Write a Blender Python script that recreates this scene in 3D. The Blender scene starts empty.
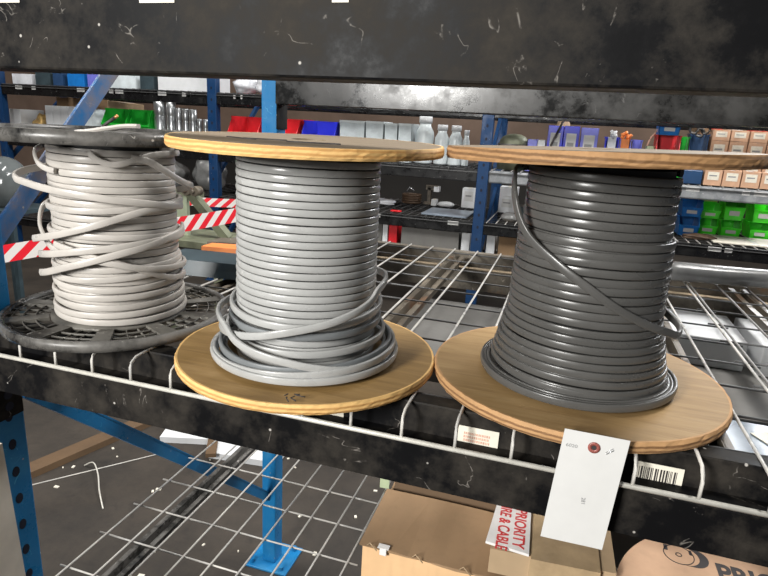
import bpy, bmesh, math, random
from mathutils import Vector, Matrix
random.seed(7)
SC = bpy.context.scene
COL = SC.collection
PI = math.pi

# ------------------------------------------------------------------ materials
def nodes(name):
    m = bpy.data.materials.new(name); m.use_nodes = True
    nt = m.node_tree; b = nt.nodes['Principled BSDF']
    return m, nt, b
def ramp(nt, src, stops, interp='LINEAR'):
    r = nt.nodes.new('ShaderNodeValToRGB'); r.color_ramp.interpolation = interp
    E = r.color_ramp.elements
    E[1].position = stops[-1][0]; E[1].color = (*stops[-1][1], 1); E[0].position = stops[0][0]; E[0].color = (*stops[0][1], 1)
    for p, c in stops[1:-1]: E.new(p).color = (*c, 1)
    nt.links.new(src, r.inputs[0]); return r.outputs[0]
def noise(nt, scale, detail=4, rough=.6, stretch=(1, 1, 1), dist=0, coord='Object'):
    tc = nt.nodes.new('ShaderNodeTexCoord'); mp = nt.nodes.new('ShaderNodeMapping')
    mp.inputs['Scale'].default_value = stretch
    n = nt.nodes.new('ShaderNodeTexNoise'); n.inputs['Scale'].default_value = scale
    n.inputs['Detail'].default_value = detail; n.inputs['Roughness'].default_value = rough
    n.inputs['Distortion'].default_value = dist
    nt.links.new(tc.outputs[coord], mp.inputs[0]); nt.links.new(mp.outputs[0], n.inputs['Vector'])
    return n.outputs['Fac']
def bump(nt, b, src, s=.3, d=.002):
    n = nt.nodes.new('ShaderNodeBump'); n.inputs['Strength'].default_value = s; n.inputs['Distance'].default_value = d
    nt.links.new(src, n.inputs['Height']); nt.links.new(n.outputs[0], b.inputs['Normal'])
def mixc(nt, f, a, b):
    m = nt.nodes.new('ShaderNodeMix'); m.data_type = 'RGBA'
    for sock, v in ((0, f), (6, a), (7, b)):
        if isinstance(v, (tuple, float, int)):
            m.inputs[sock].default_value = (*v, 1) if isinstance(v, tuple) else v
        else: nt.links.new(v, m.inputs[sock])
    return m.outputs[2]
def plain(name, c, rough=.5, metal=0, var=.15, scale=12, trans=0, spec=.5, bmp=0):
    m, nt, b = nodes(name)
    n = noise(nt, scale, 4)
    lo = tuple(x*(1-var) for x in c); hi = tuple(min(1, x*(1+var)) for x in c)
    nt.links.new(ramp(nt, n, [(.3, lo), (.7, hi)]), b.inputs['Base Color'])
    b.inputs['Roughness'].default_value = rough; b.inputs['Metallic'].default_value = metal
    b.inputs['Transmission Weight'].default_value = trans
    b.inputs['Specular IOR Level'].default_value = spec
    if bmp: bump(nt, b, n, bmp)
    return m
def scuffed(name, base, dust, rust=None, rough=.42, dustpos=.58, scr=.9, spec=.32):
    """painted steel with dust blotches, thin scratches and specks"""
    m, nt, b = nodes(name)
    n1 = noise(nt, 9, 8, .7); n2 = noise(nt, 26, 6, .7)
    n3 = noise(nt, 9, 3, .5, (1, 1, 1), 1.6)
    d = ramp(nt, n1, [(dustpos-.12, (0, 0, 0)), (dustpos+.16, (1, 1, 1))])
    c = mixc(nt, d, base, dust)
    # thin scratches = narrow band of a distorted noise
    s = ramp(nt, n3, [(.492, (0, 0, 0)), (.499, (1, 1, 1)), (.506, (0, 0, 0))])
    g = ramp(nt, n2, [(.55, (0, 0, 0)), (.62, (1, 1, 1))])
    ml = nt.nodes.new('ShaderNodeMath'); ml.operation = 'MULTIPLY'
    nt.links.new(s, ml.inputs[0]); nt.links.new(g, ml.inputs[1])
    ml2 = nt.nodes.new('ShaderNodeMath'); ml2.operation = 'MULTIPLY'; ml2.inputs[1].default_value = scr
    nt.links.new(ml.outputs[0], ml2.inputs[0])
    c = mixc(nt, ml2.outputs[0], c, tuple(min(1, x*3+.08) for x in dust))
    # specks
    v = nt.nodes.new('ShaderNodeTexVoronoi'); v.inputs['Scale'].default_value = 28
    tc = nt.nodes.new('ShaderNodeTexCoord'); nt.links.new(tc.outputs['Object'], v.inputs['Vector'])
    sp = ramp(nt, v.outputs['Distance'], [(.035, (1, 1, 1)), (.06, (0, 0, 0))])
    c = mixc(nt, sp, c, (.38, .36, .33))
    if rust:
        n4 = noise(nt, 3.3, 6, .7)
        c = mixc(nt, ramp(nt, n4, [(.56, (0, 0, 0)), (.64, (1, 1, 1))]), c, rust)
    b.inputs['Specular IOR Level'].default_value = spec
    nt.links.new(c, b.inputs['Base Color'])
    r = ramp(nt, n1, [(.4, (rough-.12,)*3), (.65, (rough+.2,)*3)])
    nt.links.new(r, b.inputs['Roughness'])
    bump(nt, b, n2, .12, .001)
    return m
def plywood_top(name, a, bb, c):
    m, nt, b = nodes(name)
    n = noise(nt, 5, 6, .65, (1.2, 9, 1), .6)
    n2 = noise(nt, 45, 3, .6, (.35, 6, 1))
    n3 = noise(nt, 3, 5, .6)
    col = ramp(nt, n, [(.3, a), (.52, bb), (.72, c)])
    col = mixc(nt, ramp(nt, n2, [(.55, (0, 0, 0)), (.8, (.35, .35, .35))]), col, tuple(x*.45 for x in a))
    col = mixc(nt, ramp(nt, n3, [(.6, (0, 0, 0)), (.75, (.5, .5, .5))]), col, tuple(x*.5 for x in bb))
    nt.links.new(col, b.inputs['Base Color']); b.inputs['Roughness'].default_value = .6
    bump(nt, b, n2, .25, .0015); return m
def plywood_edge(name, light, dark, t):
    """plies: bands along local z"""
    m, nt, b = nodes(name)
    tc = nt.nodes.new('ShaderNodeTexCoord'); sx = nt.nodes.new('ShaderNodeSeparateXYZ')
    nt.links.new(tc.outputs['Object'], sx.inputs[0])
    nz = noise(nt, 26, 5, .7)
    ma = nt.nodes.new('ShaderNodeMath'); ma.operation = 'MULTIPLY_ADD'
    ma.inputs[1].default_value = 1/t; nt.links.new(sx.outputs['Z'], ma.inputs[0])
    mb = nt.nodes.new('ShaderNodeMath'); mb.operation = 'MULTIPLY'; mb.inputs[1].default_value = .3
    nt.links.new(nz, mb.inputs[0]); nt.links.new(mb.outputs[0], ma.inputs[2])
    fr = nt.nodes.new('ShaderNodeMath'); fr.operation = 'FRACT'; nt.links.new(ma.outputs[0], fr.inputs[0])
    col = ramp(nt, fr.outputs[0], [(0, light), (.18, light), (.26, dark), (.38, dark), (.46, light), (.58, light), (.66, dark), (.78, dark), (.86, light)])
    n2 = noise(nt, 60, 3, .6)
    col = mixc(nt, ramp(nt, n2, [(.45, (0, 0, 0)), (.75, (.55, .55, .55))]), col, tuple(x*.6 for x in light))
    nt.links.new(col, b.inputs['Base Color']); b.inputs['Roughness'].default_value = .75
    bump(nt, b, n2, .4, .0006); return m
def cable_mat(name, c, rough=.33, var=.12):
    m, nt, b = nodes(name)
    n = noise(nt, 14, 5, .6, (1, 1, 2)); n2 = noise(nt, 130, 2, .5)
    col = ramp(nt, n, [(.35, tuple(x*(1-var) for x in c)), (.65, tuple(x*(1+var*.6) for x in c))])
    nt.links.new(col, b.inputs['Base Color'])
    nt.links.new(ramp(nt, n, [(.35, (rough,)*3), (.7, (rough+.14,)*3)]), b.inputs['Roughness'])
    bump(nt, b, n2, .05, .0005); return m
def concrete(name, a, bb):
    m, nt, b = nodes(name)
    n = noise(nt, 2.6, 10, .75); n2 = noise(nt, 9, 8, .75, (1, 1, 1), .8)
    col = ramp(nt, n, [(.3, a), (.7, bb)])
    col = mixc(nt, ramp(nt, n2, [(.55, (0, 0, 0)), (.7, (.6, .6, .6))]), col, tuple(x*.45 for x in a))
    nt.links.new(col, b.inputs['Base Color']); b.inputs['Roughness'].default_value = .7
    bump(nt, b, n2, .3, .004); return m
def stripes(name, a, bb, period, slant):
    """diagonal stripes in local x (length) and z (height)"""
    m, nt, b = nodes(name)
    tc = nt.nodes.new('ShaderNodeTexCoord'); sx = nt.nodes.new('ShaderNodeSeparateXYZ')
    nt.links.new(tc.outputs['UV'], sx.inputs[0])
    ma = nt.nodes.new('ShaderNodeMath'); ma.operation = 'MULTIPLY'; ma.inputs[1].default_value = slant
    nt.links.new(sx.outputs['Y'], ma.inputs[0])
    ad = nt.nodes.new('ShaderNodeMath'); ad.operation = 'SUBTRACT'
    nt.links.new(sx.outputs['X'], ad.inputs[0]); nt.links.new(ma.outputs[0], ad.inputs[1])
    dv = nt.nodes.new('ShaderNodeMath'); dv.operation = 'DIVIDE'; dv.inputs[1].default_value = period
    nt.links.new(ad.outputs[0], dv.inputs[0])
    fr = nt.nodes.new('ShaderNodeMath'); fr.operation = 'FRACT'; nt.links.new(dv.outputs[0], fr.inputs[0])
    nt.links.new(ramp(nt, fr.outputs[0], [(0, a), (.5, bb)], 'CONSTANT'), b.inputs['Base Color'])
    b.inputs['Roughness'].default_value = .4; return m
def cardboard(name, c):
    m, nt, b = nodes(name)
    n = noise(nt, 6, 5, .6); n2 = noise(nt, 70, 2, .5, (1, 1, .15))
    col = ramp(nt, n, [(.3, tuple(x*.82 for x in c)), (.7, tuple(min(1, x*1.1) for x in c))])
    col = mixc(nt, ramp(nt, n2, [(.5, (0, 0, 0)), (.8, (.3, .3, .3))]), col, tuple(x*.7 for x in c))
    nt.links.new(col, b.inputs['Base Color']); b.inputs['Roughness'].default_value = .8
    bump(nt, b, n, .15, .002); return m

M = dict(
 black=scuffed('black_scuffed_paint', (.0045, .0045, .005), (.045, .039, .032), rough=.52, dustpos=.57, spec=.09),
 black_r=scuffed('black_clean_paint', (.006, .006, .0065), (.02, .02, .019), dustpos=.66, rough=.32),
 black_dusty=scuffed('black_dusty_paint', (.012, .011, .010), (.20, .175, .14), rust=(.28, .15, .07), dustpos=.42),
 lit_beam=scuffed('lit_grey_worn_paint', (.16, .17, .18), (.33, .34, .35), dustpos=.5),  # far right beam: stronger light on it is put into the colour
 blue=scuffed('blue_rack_paint', (.012, .17, .40), (.05, .25, .45), rough=.38, dustpos=.62, scr=.4),
 brace=scuffed('blue_dusty_paint', (.008, .15, .40), (.22, .16, .115), rough=.42, dustpos=.48, scr=.3),
 navy=scuffed('navy_rack_paint', (.004, .032, .10), (.02, .06, .14), rough=.45, dustpos=.64, scr=.2),
 rust=plain('rusty_dust', (.36, .28, .19), .9, 0, .4, 18),
 black_g=scuffed('black_gloss_painted_sheen', (.006, .006, .006), (.05, .048, .045), rough=.30, dustpos=.50, scr=.5, spec=.5),  # rear upper beam: grey blotches paint in its mottled reflection
 hole=plain('dark_opening', (.004, .006, .02), .8),
 wire=scuffed('galvanised_wire', (.42, .41, .39), (.60, .57, .52), rough=.35, dustpos=.5),
 wire_grey=plain('grey_wire', (.26, .25, .24), .4, .4, .2, 40),
 wire_cream=plain('cream_wire', (.62, .60, .54), .42, .2, .12, 60),
 wire_dark=plain('dark_wire', (.10, .10, .10), .5, .4, .2, 40),
 channel=scuffed('dusty_channel_steel', (.07, .06, .048), (.19, .16, .12), rust=(.14, .08, .045), dustpos=.5),
 cream=plain('cream_paint', (.80, .74, .64), .5),
 plytop=plywood_top('plywood_face_tan', (.20, .115, .035), (.29, .175, .06), (.35, .22, .085)),
 plytop2=plywood_top('plywood_face_pale', (.22, .13, .048), (.30, .188, .076), (.36, .238, .105)),
 plytop3=plywood_top('plywood_face_dull', (.15, .11, .065), (.20, .15, .095), (.25, .19, .12)),
 plyedge=plywood_edge('plywood_edge_golden', (.74, .46, .17), (.50, .26, .08), .013),
 plyedge2=plywood_edge('plywood_edge_brown', (.44, .25, .11), (.20, .10, .04), .0135),
 plyedge3=plywood_edge('plywood_edge_aged', (.38, .21, .09), (.16, .08, .03), .014),
 blackplas=scuffed('black_worn_plastic', (.012, .012, .012), (.20, .19, .175), rough=.32, dustpos=.48),
 greyplas=scuffed('dusty_black_plastic', (.035, .033, .03), (.16, .15, .13), rough=.45, dustpos=.5),
 cabW=cable_mat('off_white_cable_sheath', (.46, .43, .395), .26),
 cabG=cable_mat('light_grey_cable_sheath', (.37, .37, .36), .20),
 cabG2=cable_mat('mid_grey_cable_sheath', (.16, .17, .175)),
 cabD=cable_mat('dark_grey_cable_sheath', (.076, .074, .070), .23),
 core=plain('dark_core', (.02, .02, .02), .7),
 paper=plain('white_paper', (.56, .555, .54), .7, 0, .03, 30),
 label=plain('label_paper', (.70, .66, .56), .6, 0, .1, 40),
 pinkink=plain('faded_red_ink', (.62, .36, .27), .7, 0, .2, 300),
 ink=plain('black_ink', (.03, .025, .025), .6),
 greyink=plain('grey_ink', (.25, .25, .25), .6),
 redink=plain('red_ink', (.55, .03, .03), .6),
 maroon=plain('maroon_ring', (.26, .075, .06), .45, 0, .3, 300),
 steel=plain('bright_steel', (.62, .63, .65), .25, .9),
 card=cardboard('brown_cardboard', (.27, .17, .09)),
 cardo=cardboard('orange_tan_cardboard', (.70, .45, .24)),
 cardd=cardboard('dark_cardboard', (.11, .065, .032)),
 cardp=cardboard('pale_cardboard', (.42, .30, .18)),
 cardw=cardboard('reel_fibreboard', (.52, .33, .21)),
 cardin=cardboard('carton_front', (.55, .33, .21)),
 tape=plain('clear_packing_tape', (.40, .29, .17), .12, 0, .2, 25),
 tapew=plain('white_tape', (.72, .70, .68), .3, 0, .08, 25),
 red=plain('red_plastic', (.62, .012, .02), .35),
 redflat=plain('red_paper', (.68, .05, .03), .5),
 bluep=plain('royal_blue_plastic', (.018, .025, .50), .3),
 bluep2=plain('periwinkle_plastic', (.16, .17, .60), .35),
 bluebin=plain('azure_plastic', (.01, .16, .50), .3),
 navyp=plain('navy_plastic', (.02, .055, .13), .35),
 green=plain('green_plastic', (.012, .38, .03), .3),
 lime=plain('lime_plastic', (.06, .80, .02), .28),
 clearp=plain('frosted_plastic', (.60, .66, .68), .3, 0, .2, 8),
 clearp2=plain('frosted_bottle', (.66, .71, .72), .3, 0, .12, 8),
 whitep=plain('white_card', (.66, .67, .68), .55, 0, .06),
 silver=plain('silver_metal', (.60, .62, .63), .28, .8, .25, 20),
 gold=plain('gold_wrapping', (.55, .36, .13), .4, .4, .4, 30),
 bag=plain('grey_plastic_film', (.20, .20, .195), .25, 0, .35, 9, bmp=.5),
 bagw=plain('white_plastic_film', (.62, .63, .66), .3, 0, .25, 7, bmp=.5),
 ball=plain('smoky_plastic', (.10, .11, .11), .12, 0, .25, 4),
 olive=plain('olive_metal', (.17, .18, .12), .5, .2, .35, 10),
 olive2=plain('pale_green_panel', (.40, .45, .32), .5),
 orange=plain('orange_plastic', (.85, .25, .06), .5),
 teal=plain('dark_teal_plastic', (.035, .055, .065), .4, 0, .3, 10),
 greyb=cardboard('grey_board', (.15, .145, .135)),
 blueg=plain('blue_grey_film', (.20, .24, .29), .3, 0, .25, 5),
 brown=plain('brown_paint', (.10, .06, .035), .5),
 yellow=plain('yellow_tag', (.75, .70, .04), .5),
 wall_shade=plain('painted_wall_shade', (.016, .014, .012), .8, 0, .2, 2),
 tagg=plain('pale_green_tag', (.45, .52, .33), .6),
 copper=plain('copper', (.65, .30, .13), .35, .8),
 barrier=stripes('red_white_barrier_stripes', (.78, .015, .03), (.78, .74, .70), .100, 1.1),
 wall=plain('brown_wall_paint', (.17, .115, .085), .8, 0, .25, 1.5),
 ceil=plain('ceiling_panels', (.30, .30, .30), .8, 0, .1, 1),
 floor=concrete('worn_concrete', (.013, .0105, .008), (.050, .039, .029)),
)

# ------------------------------------------------------------------ mesh helpers
class MB:
    def __init__(self): self.bm = bmesh.new(); self.uv = None
    def box(self, x0, x1, y0, y1, z0, z1, mi=0, bev=0, rot=0, piv=None):
        vs = [self.bm.verts.new((x, y, z)) for x in (x0, x1) for y in (y0, y1) for z in (z0, z1)]
        fs = []
        for q in ((0, 1, 3, 2), (4, 6, 7, 5), (0, 4, 5, 1), (2, 3, 7, 6), (0, 2, 6, 4), (1, 5, 7, 3)):
            f = self.bm.faces.new([vs[i] for i in q]); f.material_index = mi; fs.append(f)
        if bev:
            es = list({e for f in fs for e in f.edges})
            r = bmesh.ops.bevel(self.bm, geom=es, offset=bev, segments=2, affect='EDGES', profile=.5)
            vs = list({v for f in r['faces'] for v in f.verts} | {v for v in vs if v.is_valid})
        if rot:
            p = Vector(piv) if piv else Vector(((x0+x1)/2, (y0+y1)/2, (z0+z1)/2))
            R = Matrix.Rotation(rot, 3, 'Z') if not isinstance(rot, Matrix) else rot
            for v in vs: v.co = R @ (v.co-p) + p
        return self
    def hexa(self, bot, top, mi=0):
        """solid from two quads (lists of 4 points)"""
        b = [self.bm.verts.new(p) for p in bot]; t = [self.bm.verts.new(p) for p in top]
        fs = [self.bm.faces.new(b[::-1]), self.bm.faces.new(t)]
        for i in range(4): fs.append(self.bm.faces.new((b[i], b[(i+1) % 4], t[(i+1) % 4], t[i])))
        for f in fs: f.material_index = mi
        return self
    def tube(self, pts, r, n=8, mi=0, cap=True, smooth=True):
        pts = [Vector(p) for p in pts]; rings = []
        for i, p in enumerate(pts):
            t = (pts[min(i+1, len(pts)-1)]-pts[max(i-1, 0)]).normalized()
            a = Vector((0, 0, 1)) if abs(t.z) < .9 else Vector((1, 0, 0))
            u = t.cross(a).normalized(); w = u.cross(t)
            rings.append([self.bm.verts.new(p+r*(math.cos(2*PI*k/n)*u+math.sin(2*PI*k/n)*w)) for k in range(n)])
        for a, b in zip(rings, rings[1:]):
            for k in range(n):
                f = self.bm.faces.new((a[k], a[(k+1) % n], b[(k+1) % n], b[k])); f.smooth = smooth; f.material_index = mi
        if cap: self.bm.faces.new(rings[0][::-1]).material_index = mi; self.bm.faces.new(rings[-1]).material_index = mi
        return self
    def bar(self, a, b, w, h, up=(0, 0, 1), mi=0):
        """straight bar of section w (sideways) x h (along up)"""
        a, b, up = Vector(a), Vector(b), Vector(up); t = (b-a).normalized()
        s = t.cross(up).normalized()*w/2; u = s.cross(t).normalized()*h/2
        q = [s+u, s-u, -s-u, -s+u]
        return self.hexa([a+x for x in q], [b+x for x in q], mi)
    def lathe(self, prof, c=(0, 0, 0), n=64, mi=0, smooth=True, closed=False, mats=None):
        """prof: (r,z) list; closed joins last to first"""
        rings = []
        for r, z in prof:
            if r < 1e-6: rings.append([self.bm.verts.new((c[0], c[1], c[2]+z))])
            else: rings.append([self.bm.verts.new((c[0]+r*math.cos(2*PI*k/n), c[1]+r*math.sin(2*PI*k/n), c[2]+z)) for k in range(n)])
        prs = list(zip(rings, rings[1:])) + ([(rings[-1], rings[0])] if closed else [])
        for j, (a, b) in enumerate(prs):
            for k in range(n):
                if len(a) == 1 and len(b) == 1: break
                if len(a) == 1: f = self.bm.faces.new((a[0], b[(k+1) % n], b[k]))
                elif len(b) == 1: f = self.bm.faces.new((a[k], a[(k+1) % n], b[0]))
                else: f = self.bm.faces.new((a[k], a[(k+1) % n], b[(k+1) % n], b[k]))
                f.smooth = smooth; f.material_index = mats[j] if mats else mi
        return self
    def strap(self, pts, c, w, t, mi=0, closed=False, lean=0, r2=.32):
        """flat cable swept along pts; wide side stands along z, thin side points away from axis c"""
        pts = [Vector(p) for p in pts]; N = len(pts); rings = []
        prof = []
        hw, ht = w/2, t/2
        for sx, sz in ((1, 1), (-1, 1), (-1, -1), (1, -1)):
            for a in ((0, .5, 1) if (sx*sz > 0) else (1, .5, 0)):
                ang = a*PI/2
                prof.append((sx*(ht*.55+ht*.35*math.cos(ang)), sz*(hw-ht*.5+ht*.5*math.sin(ang))))
        if (sx, sz) in ((-1, 1), (1, -1)): prof.append((sx*ht*1.22, 0))
        for i, p in enumerate(pts):
            if closed: tn = pts[(i+1) % N]-pts[i-1]
            else: tn = pts[min(i+1, N-1)]-pts[max(i-1, 0)]
            tn.normalize()
            rad = Vector((p.x-c[0], p.y-c[1], 0))
            rad = (rad-tn*rad.dot(tn)).normalized(); up = tn.cross(rad).normalized()
            if up.z < 0: up = -up
            rings.append([self.bm.verts.new(p+rad*a+up*b) for a, b in prof])
        m = len(prof)
        prs = list(zip(rings, rings[1:])) + ([(rings[-1], rings[0])] if closed else [])
        for a, b in prs:
            for k in range(m):
                f = self.bm.faces.new((a[k], a[(k+1) % m], b[(k+1) % m], b[k])); f.smooth = True; f.material_index = mi
        if not closed:
            self.bm.faces.new(rings[0][::-1]).material_index = mi; self.bm.faces.new(rings[-1]).material_index = mi
        return self
    def blob(self, c, s, seed=0, amp=.18, n=3, mi=0):
        r = bmesh.ops.create_icosphere(self.bm, subdivisions=n, radius=1)
        rnd = random.Random(seed); ph = [rnd.uniform(0, 6) for _ in range(9)]
        for v in r['verts']:
            p = v.co.copy()
            k = 1+amp*(math.sin(3*p.x+ph[0])*math.sin(4*p.y+ph[1])+.6*math.sin(7*p.z+ph[2]+2*p.x)+.5*math.sin(9*p.y+ph[3])*math.cos(8*p.x+ph[4]))
            v.co = Vector((c[0]+p.x*k*s[0], c[1]+p.y*k*s[1], c[2]+max(p.z*k, -.8)*s[2]))
            for f in v.link_faces: f.smooth = True; f.material_index = mi
        return self

def wloc(o):
    v = Vector((0, 0, 0))
    while o: v += o.location; o = o.parent
    return v
def link(name, mb, mats, parent=None, world=True, origin=None, recalc=True):
    """one mesh object; coordinates of mb are world coordinates unless world=False (then local to the parent)"""
    if recalc: bmesh.ops.recalc_face_normals(mb.bm, faces=mb.bm.faces)
    me = bpy.data.meshes.new(name); o = bpy.data.objects.new(name, me); COL.objects.link(o)
    if parent is not None: o.parent = parent
    if origin is not None:
        o.location = Vector(origin)-(wloc(parent) if parent else Vector((0, 0, 0)))
    if world:
        off = wloc(o)
        for v in mb.bm.verts: v.co -= off
    mb.bm.to_mesh(me); mb.bm.free()
    for m in (mats if isinstance(mats, (list, tuple)) else [mats]): me.materials.append(M[m])
    return o
def tag(o, label=None, cat=None, group=None, kind=None):
    for k, v in (('label', label), ('category', cat), ('group', group), ('kind', kind)):
        if v: o[k] = v
    return o
def thing(name, loc, label, cat, group=None):
    o = bpy.data.objects.new(name, None); COL.objects.link(o); o.location = loc
    o.empty_display_size = .05
    return tag(o, label, cat, group)
def dup(o, parent=None):
    c = o.copy(); COL.objects.link(c)
    if parent is not None: c.parent = parent
    for ch in [x for x in bpy.data.objects if x.parent == o]: dup(ch, c)
    return c
def structure(name, mb, mat): return tag(link(name, mb, mat), kind='structure')
def text(name, s, size, mat, parent, mtx, depth=.0002, bold=0, sx=1):
    cu = bpy.data.curves.new(name, 'FONT'); cu.body = s; cu.size = size; cu.extrude = depth
    cu.align_x = 'CENTER'; cu.align_y = 'CENTER'; cu.offset = bold
    t = bpy.data.objects.new(name, cu); COL.objects.link(t)
    dg = bpy.context.evaluated_depsgraph_get(); me = bpy.data.meshes.new_from_object(t.evaluated_get(dg))
    bpy.data.objects.remove(t)
    for v in me.vertices: v.co.x *= sx
    me.transform(mtx)
    off = wloc(parent)
    for v in me.vertices: v.co -= off
    me.materials.clear(); me.materials.append(M[mat]); me.name = name
    o = bpy.data.objects.new(name, me); COL.objects.link(o); o.parent = parent
    return o
def frame3(o, x, y):
    """matrix with local x along x, y along y, at o"""
    x = Vector(x).normalized(); y = Vector(y); z = x.cross(y).normalized(); y = z.cross(x)
    m = Matrix.Identity(4)
    for i in range(3): m[i][0], m[i][1], m[i][2], m[i][3] = x[i], y[i], z[i], o[i]
    return m
def spl(keys, n=10):
    """Catmull-Rom through key tuples"""
    K = [keys[0]]+list(keys)+[keys[-1]]; out = []
    for i in range(1, len(K)-2):
        for j in range(n):
            t = j/n
            out.append(tuple(.5*((2*b)+(-a+c)*t+(2*a-5*b+4*c-d)*t*t+(-a+3*b-3*c+d)*t**3)
                       for a, b, c, d in zip(K[i-1], K[i], K[i+1], K[i+2])))
    out.append(tuple(K[-2])); return out
def pol(c, th, r, z): a = math.radians(th); return (c[0]+r*math.cos(a), c[1]+r*math.sin(a), z)

# ------------------------------------------------------------------ setting
FZ = -1.20
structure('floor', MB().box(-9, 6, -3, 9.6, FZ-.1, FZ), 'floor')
structure('wall_back', MB().box(-9, 6, 9.6, 9.75, FZ-.1, 4.6), 'wall')
structure('shade_band_1', MB().box(-9, 6, 9.55, 9.6, FZ, -.22), 'wall_shade')  # added dark band, paints in the shade beneath the far shelves
structure('wall_left', MB().box(-9.15, -9, -3, 9.75, FZ-.1, 4.6), 'wall')
structure('ceiling', MB().box(-9.15, 6, 3.2, 9.75, 4.6, 4.7), 'ceil')

# ------------------------------------------------------------------ the near rack
X0, X1 = -.81, 1.63
rack = thing('pallet_rack', (-.83, .65, FZ), 'nearest storage rack with blue uprights and scuffed black beams holding the cable spools', 'pallet rack')
def post(x0, x1, y0, y1, z0, z1, parent, mat='blue', face='x', holes=True, name='post', hole_r=.0085, pitch=.0508, zr=None):
    b = MB(); b.box(x0, x1, y0, y1, z0, z1, bev=.003)
    p = link(name, b, mat, parent)
    if holes:
        z = z0+.06; lo, hi = zr or (z0, z1); first = None
        while z < z1-.03:
            if lo < z < hi:
                if first is None:
                    h = MB()
                    h.lathe([(0, 0), (hole_r, 0), (hole_r, .0007), (0, .0007)], n=12, smooth=False)
                    for v in h.bm.verts:
                        a, c, d = v.co
                        v.co = (d, a*.8, c*1.1) if face == 'x' else (a*.8, -d, c*1.1)
                    first = link('slot_hole', h, 'hole', p, world=False)
                    o = first
                else: o = first.copy(); COL.objects.link(o)
                o.location = (x1, (y0+y1)/2, z) if face == 'x' else ((x0+x1)/2, y0, z)
                o.location -= wloc(parent)
            z += pitch
    return p
def footplate(x0, x1, y0, y1, parent, mat='blue'):
    b = MB(); b.box(x0-.05, x1+.06, y0-.04, y1+.05, FZ, FZ+.008, bev=.002)
    for sx in (x0-.03, x1+.035):
        for sy in (y0-.02, y1+.03):
            b.lathe([(0, .016), (.009, .016), (.009, 0)], (sx, sy, FZ+.006), 6, smooth=False)
    link('foot_plate', b, mat, parent)
for xa, xb in ((-.86, -.81), (1.63, 1.68)):
    post(xa, xb, .612, .668, FZ+.008, .60, rack, holes=xa < 0, zr=(-1, .3)); footplate(xa, xb, .612, .668, rack)
    post(xa, xb, 1.56, 1.615, FZ+.008, .60, rack, holes=False); footplate(xa, xb, 1.56, 1.615, rack)
for xc in (-.838, 1.655):
    for (a, c) in (((xc, .668, .105), (xc, 1.163, .60)), ((xc, .70, -.152), (xc, 1.555, -.925))):
        a, c = Vector(a), Vector(c); t = (c-a).normalized(); up = Vector((0, -t.z, t.y))
        b = MB(); b.bar(a, c, .010, .027, up)
        off = up*.0150+Vector((.004, 0, 0)); b.bar(a+off, c+off, .004, .004, up)
        link('diagonal_brace', b, 'brace' if c.z > 0 else 'blue', rack)
def beam(y, zt, parent, mat, front=True, h=.097, label=None, x0=X0, x1=X1):
    """step beam: outer face lower, ledge, inner step up to zt. front=True: outer face looks to -y"""
    s = 1 if front else -1
    pr = [(0, zt-h), (.052, zt-h), (.052, zt), (.028, zt), (.027, zt-.002), (.0255, zt-.038), (.003, zt-.040), (0, zt-.043)]
    b = MB(); A = [b.bm.verts.new((x0, y+s*p, z)) for p, z in pr]; B = [b.bm.verts.new((x1, y+s*p, z)) for p, z in pr]
    n = len(pr); b.bm.faces.new(A); b.bm.faces.new(B[::-1])
    for k in range(n): b.bm.faces.new((A[k], A[(k+1) % n], B[(k+1) % n], B[k]))
    return link('beam', b, mat, parent)
bf = beam(.605, -.003, rack, 'black')
br = beam(1.540, -.003, rack, 'black_dusty')
b = MB(); b.box(X0+.02, X1-.02, 1.5415, 1.5645, -.0428, -.0405); link('rust_streak', b, 'rust', br)
bl = beam(.605, -.508, rack, 'black'); beam(1.540, -.508, rack, 'black_dusty')
# upper beams (plain box section above eye level)
b = MB(); b.box(X0, X1, .600, .652, .361, .458, bev=.003); bt = link('beam', b, 'black', rack)
b = MB(); b.box(X0, X1, 1.548, 1.600, .361, .458, bev=.003); link('beam', b, 'black_g', rack)
# beam end connectors
for z in (-.003, -.508, .458):
    for x, sx in ((X0, 1), (X1, -1)):
        b = MB()
        b.box(min(x, x+sx*.004), max(x, x+sx*.004), .607, .665, z-.165, z, bev=.001)
        o = link('beam_connector', b, 'black', rack)
        for zz in (z-.125, z-.145):
            h = MB(); h.tube([(x+sx*.0038, .640, zz), (x+sx*.0050, .640, zz)], .0075, 12); link('bolt_hole', h, 'hole', o)
        b = MB(); b.box(min(x, x+sx*.004), max(x, x+sx*.004), 1.555, 1.618, z-.165, z, bev=.001); link('beam_connector', b, 'black', rack)
# stickers on the upper step of the front beam
yst = .6315
def sticker(x0, x1, z0, z1, y, parent, mat='label', name='label'):
    b = MB(); b.box(x0, x1, y-.0009, y-.0001, z0, z1)
    return link(name, b, mat, parent)
s1 = sticker(-.0850, -.0370, -.0460, -.0205, .6295, bf)
s1['label'] = 'cream sticker with faded pink print'
b = MB(); rnd = random.Random(3)
for r_ in range(3):
    x = -.078
    while x < -.048:
        w = rnd.uniform(.0008, .0022); b.box(x, x+w, .6282, .6285, -.0275-.0045*r_-.003, -.0275-.0045*r_); x += w+.0008
link('pink_print', b, 'pinkink', s1)
b = MB(); x = -.081
while x < -.041:
    w = rnd.uniform(.0004, .0012); b.box(x, x+w, .6282, .6285, -.0445, -.0418); x += w+.0007
link('bar_code', b, 'ink', s1)
s2 = sticker(.1110, .1610, -.0475, -.0215, .6295, bf); s2['label'] = 'white bar code sticker'
b = MB(); x = .1165
while x < .1555:
    w = rnd.choice((.0006, .0011, .0017)); b.box(x, x+w, .6282, .6285, -.0425, -.0265); x += w+rnd.choice((.0007, .0012, .0018))
link('bar_code', b, 'ink', s2)
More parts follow.
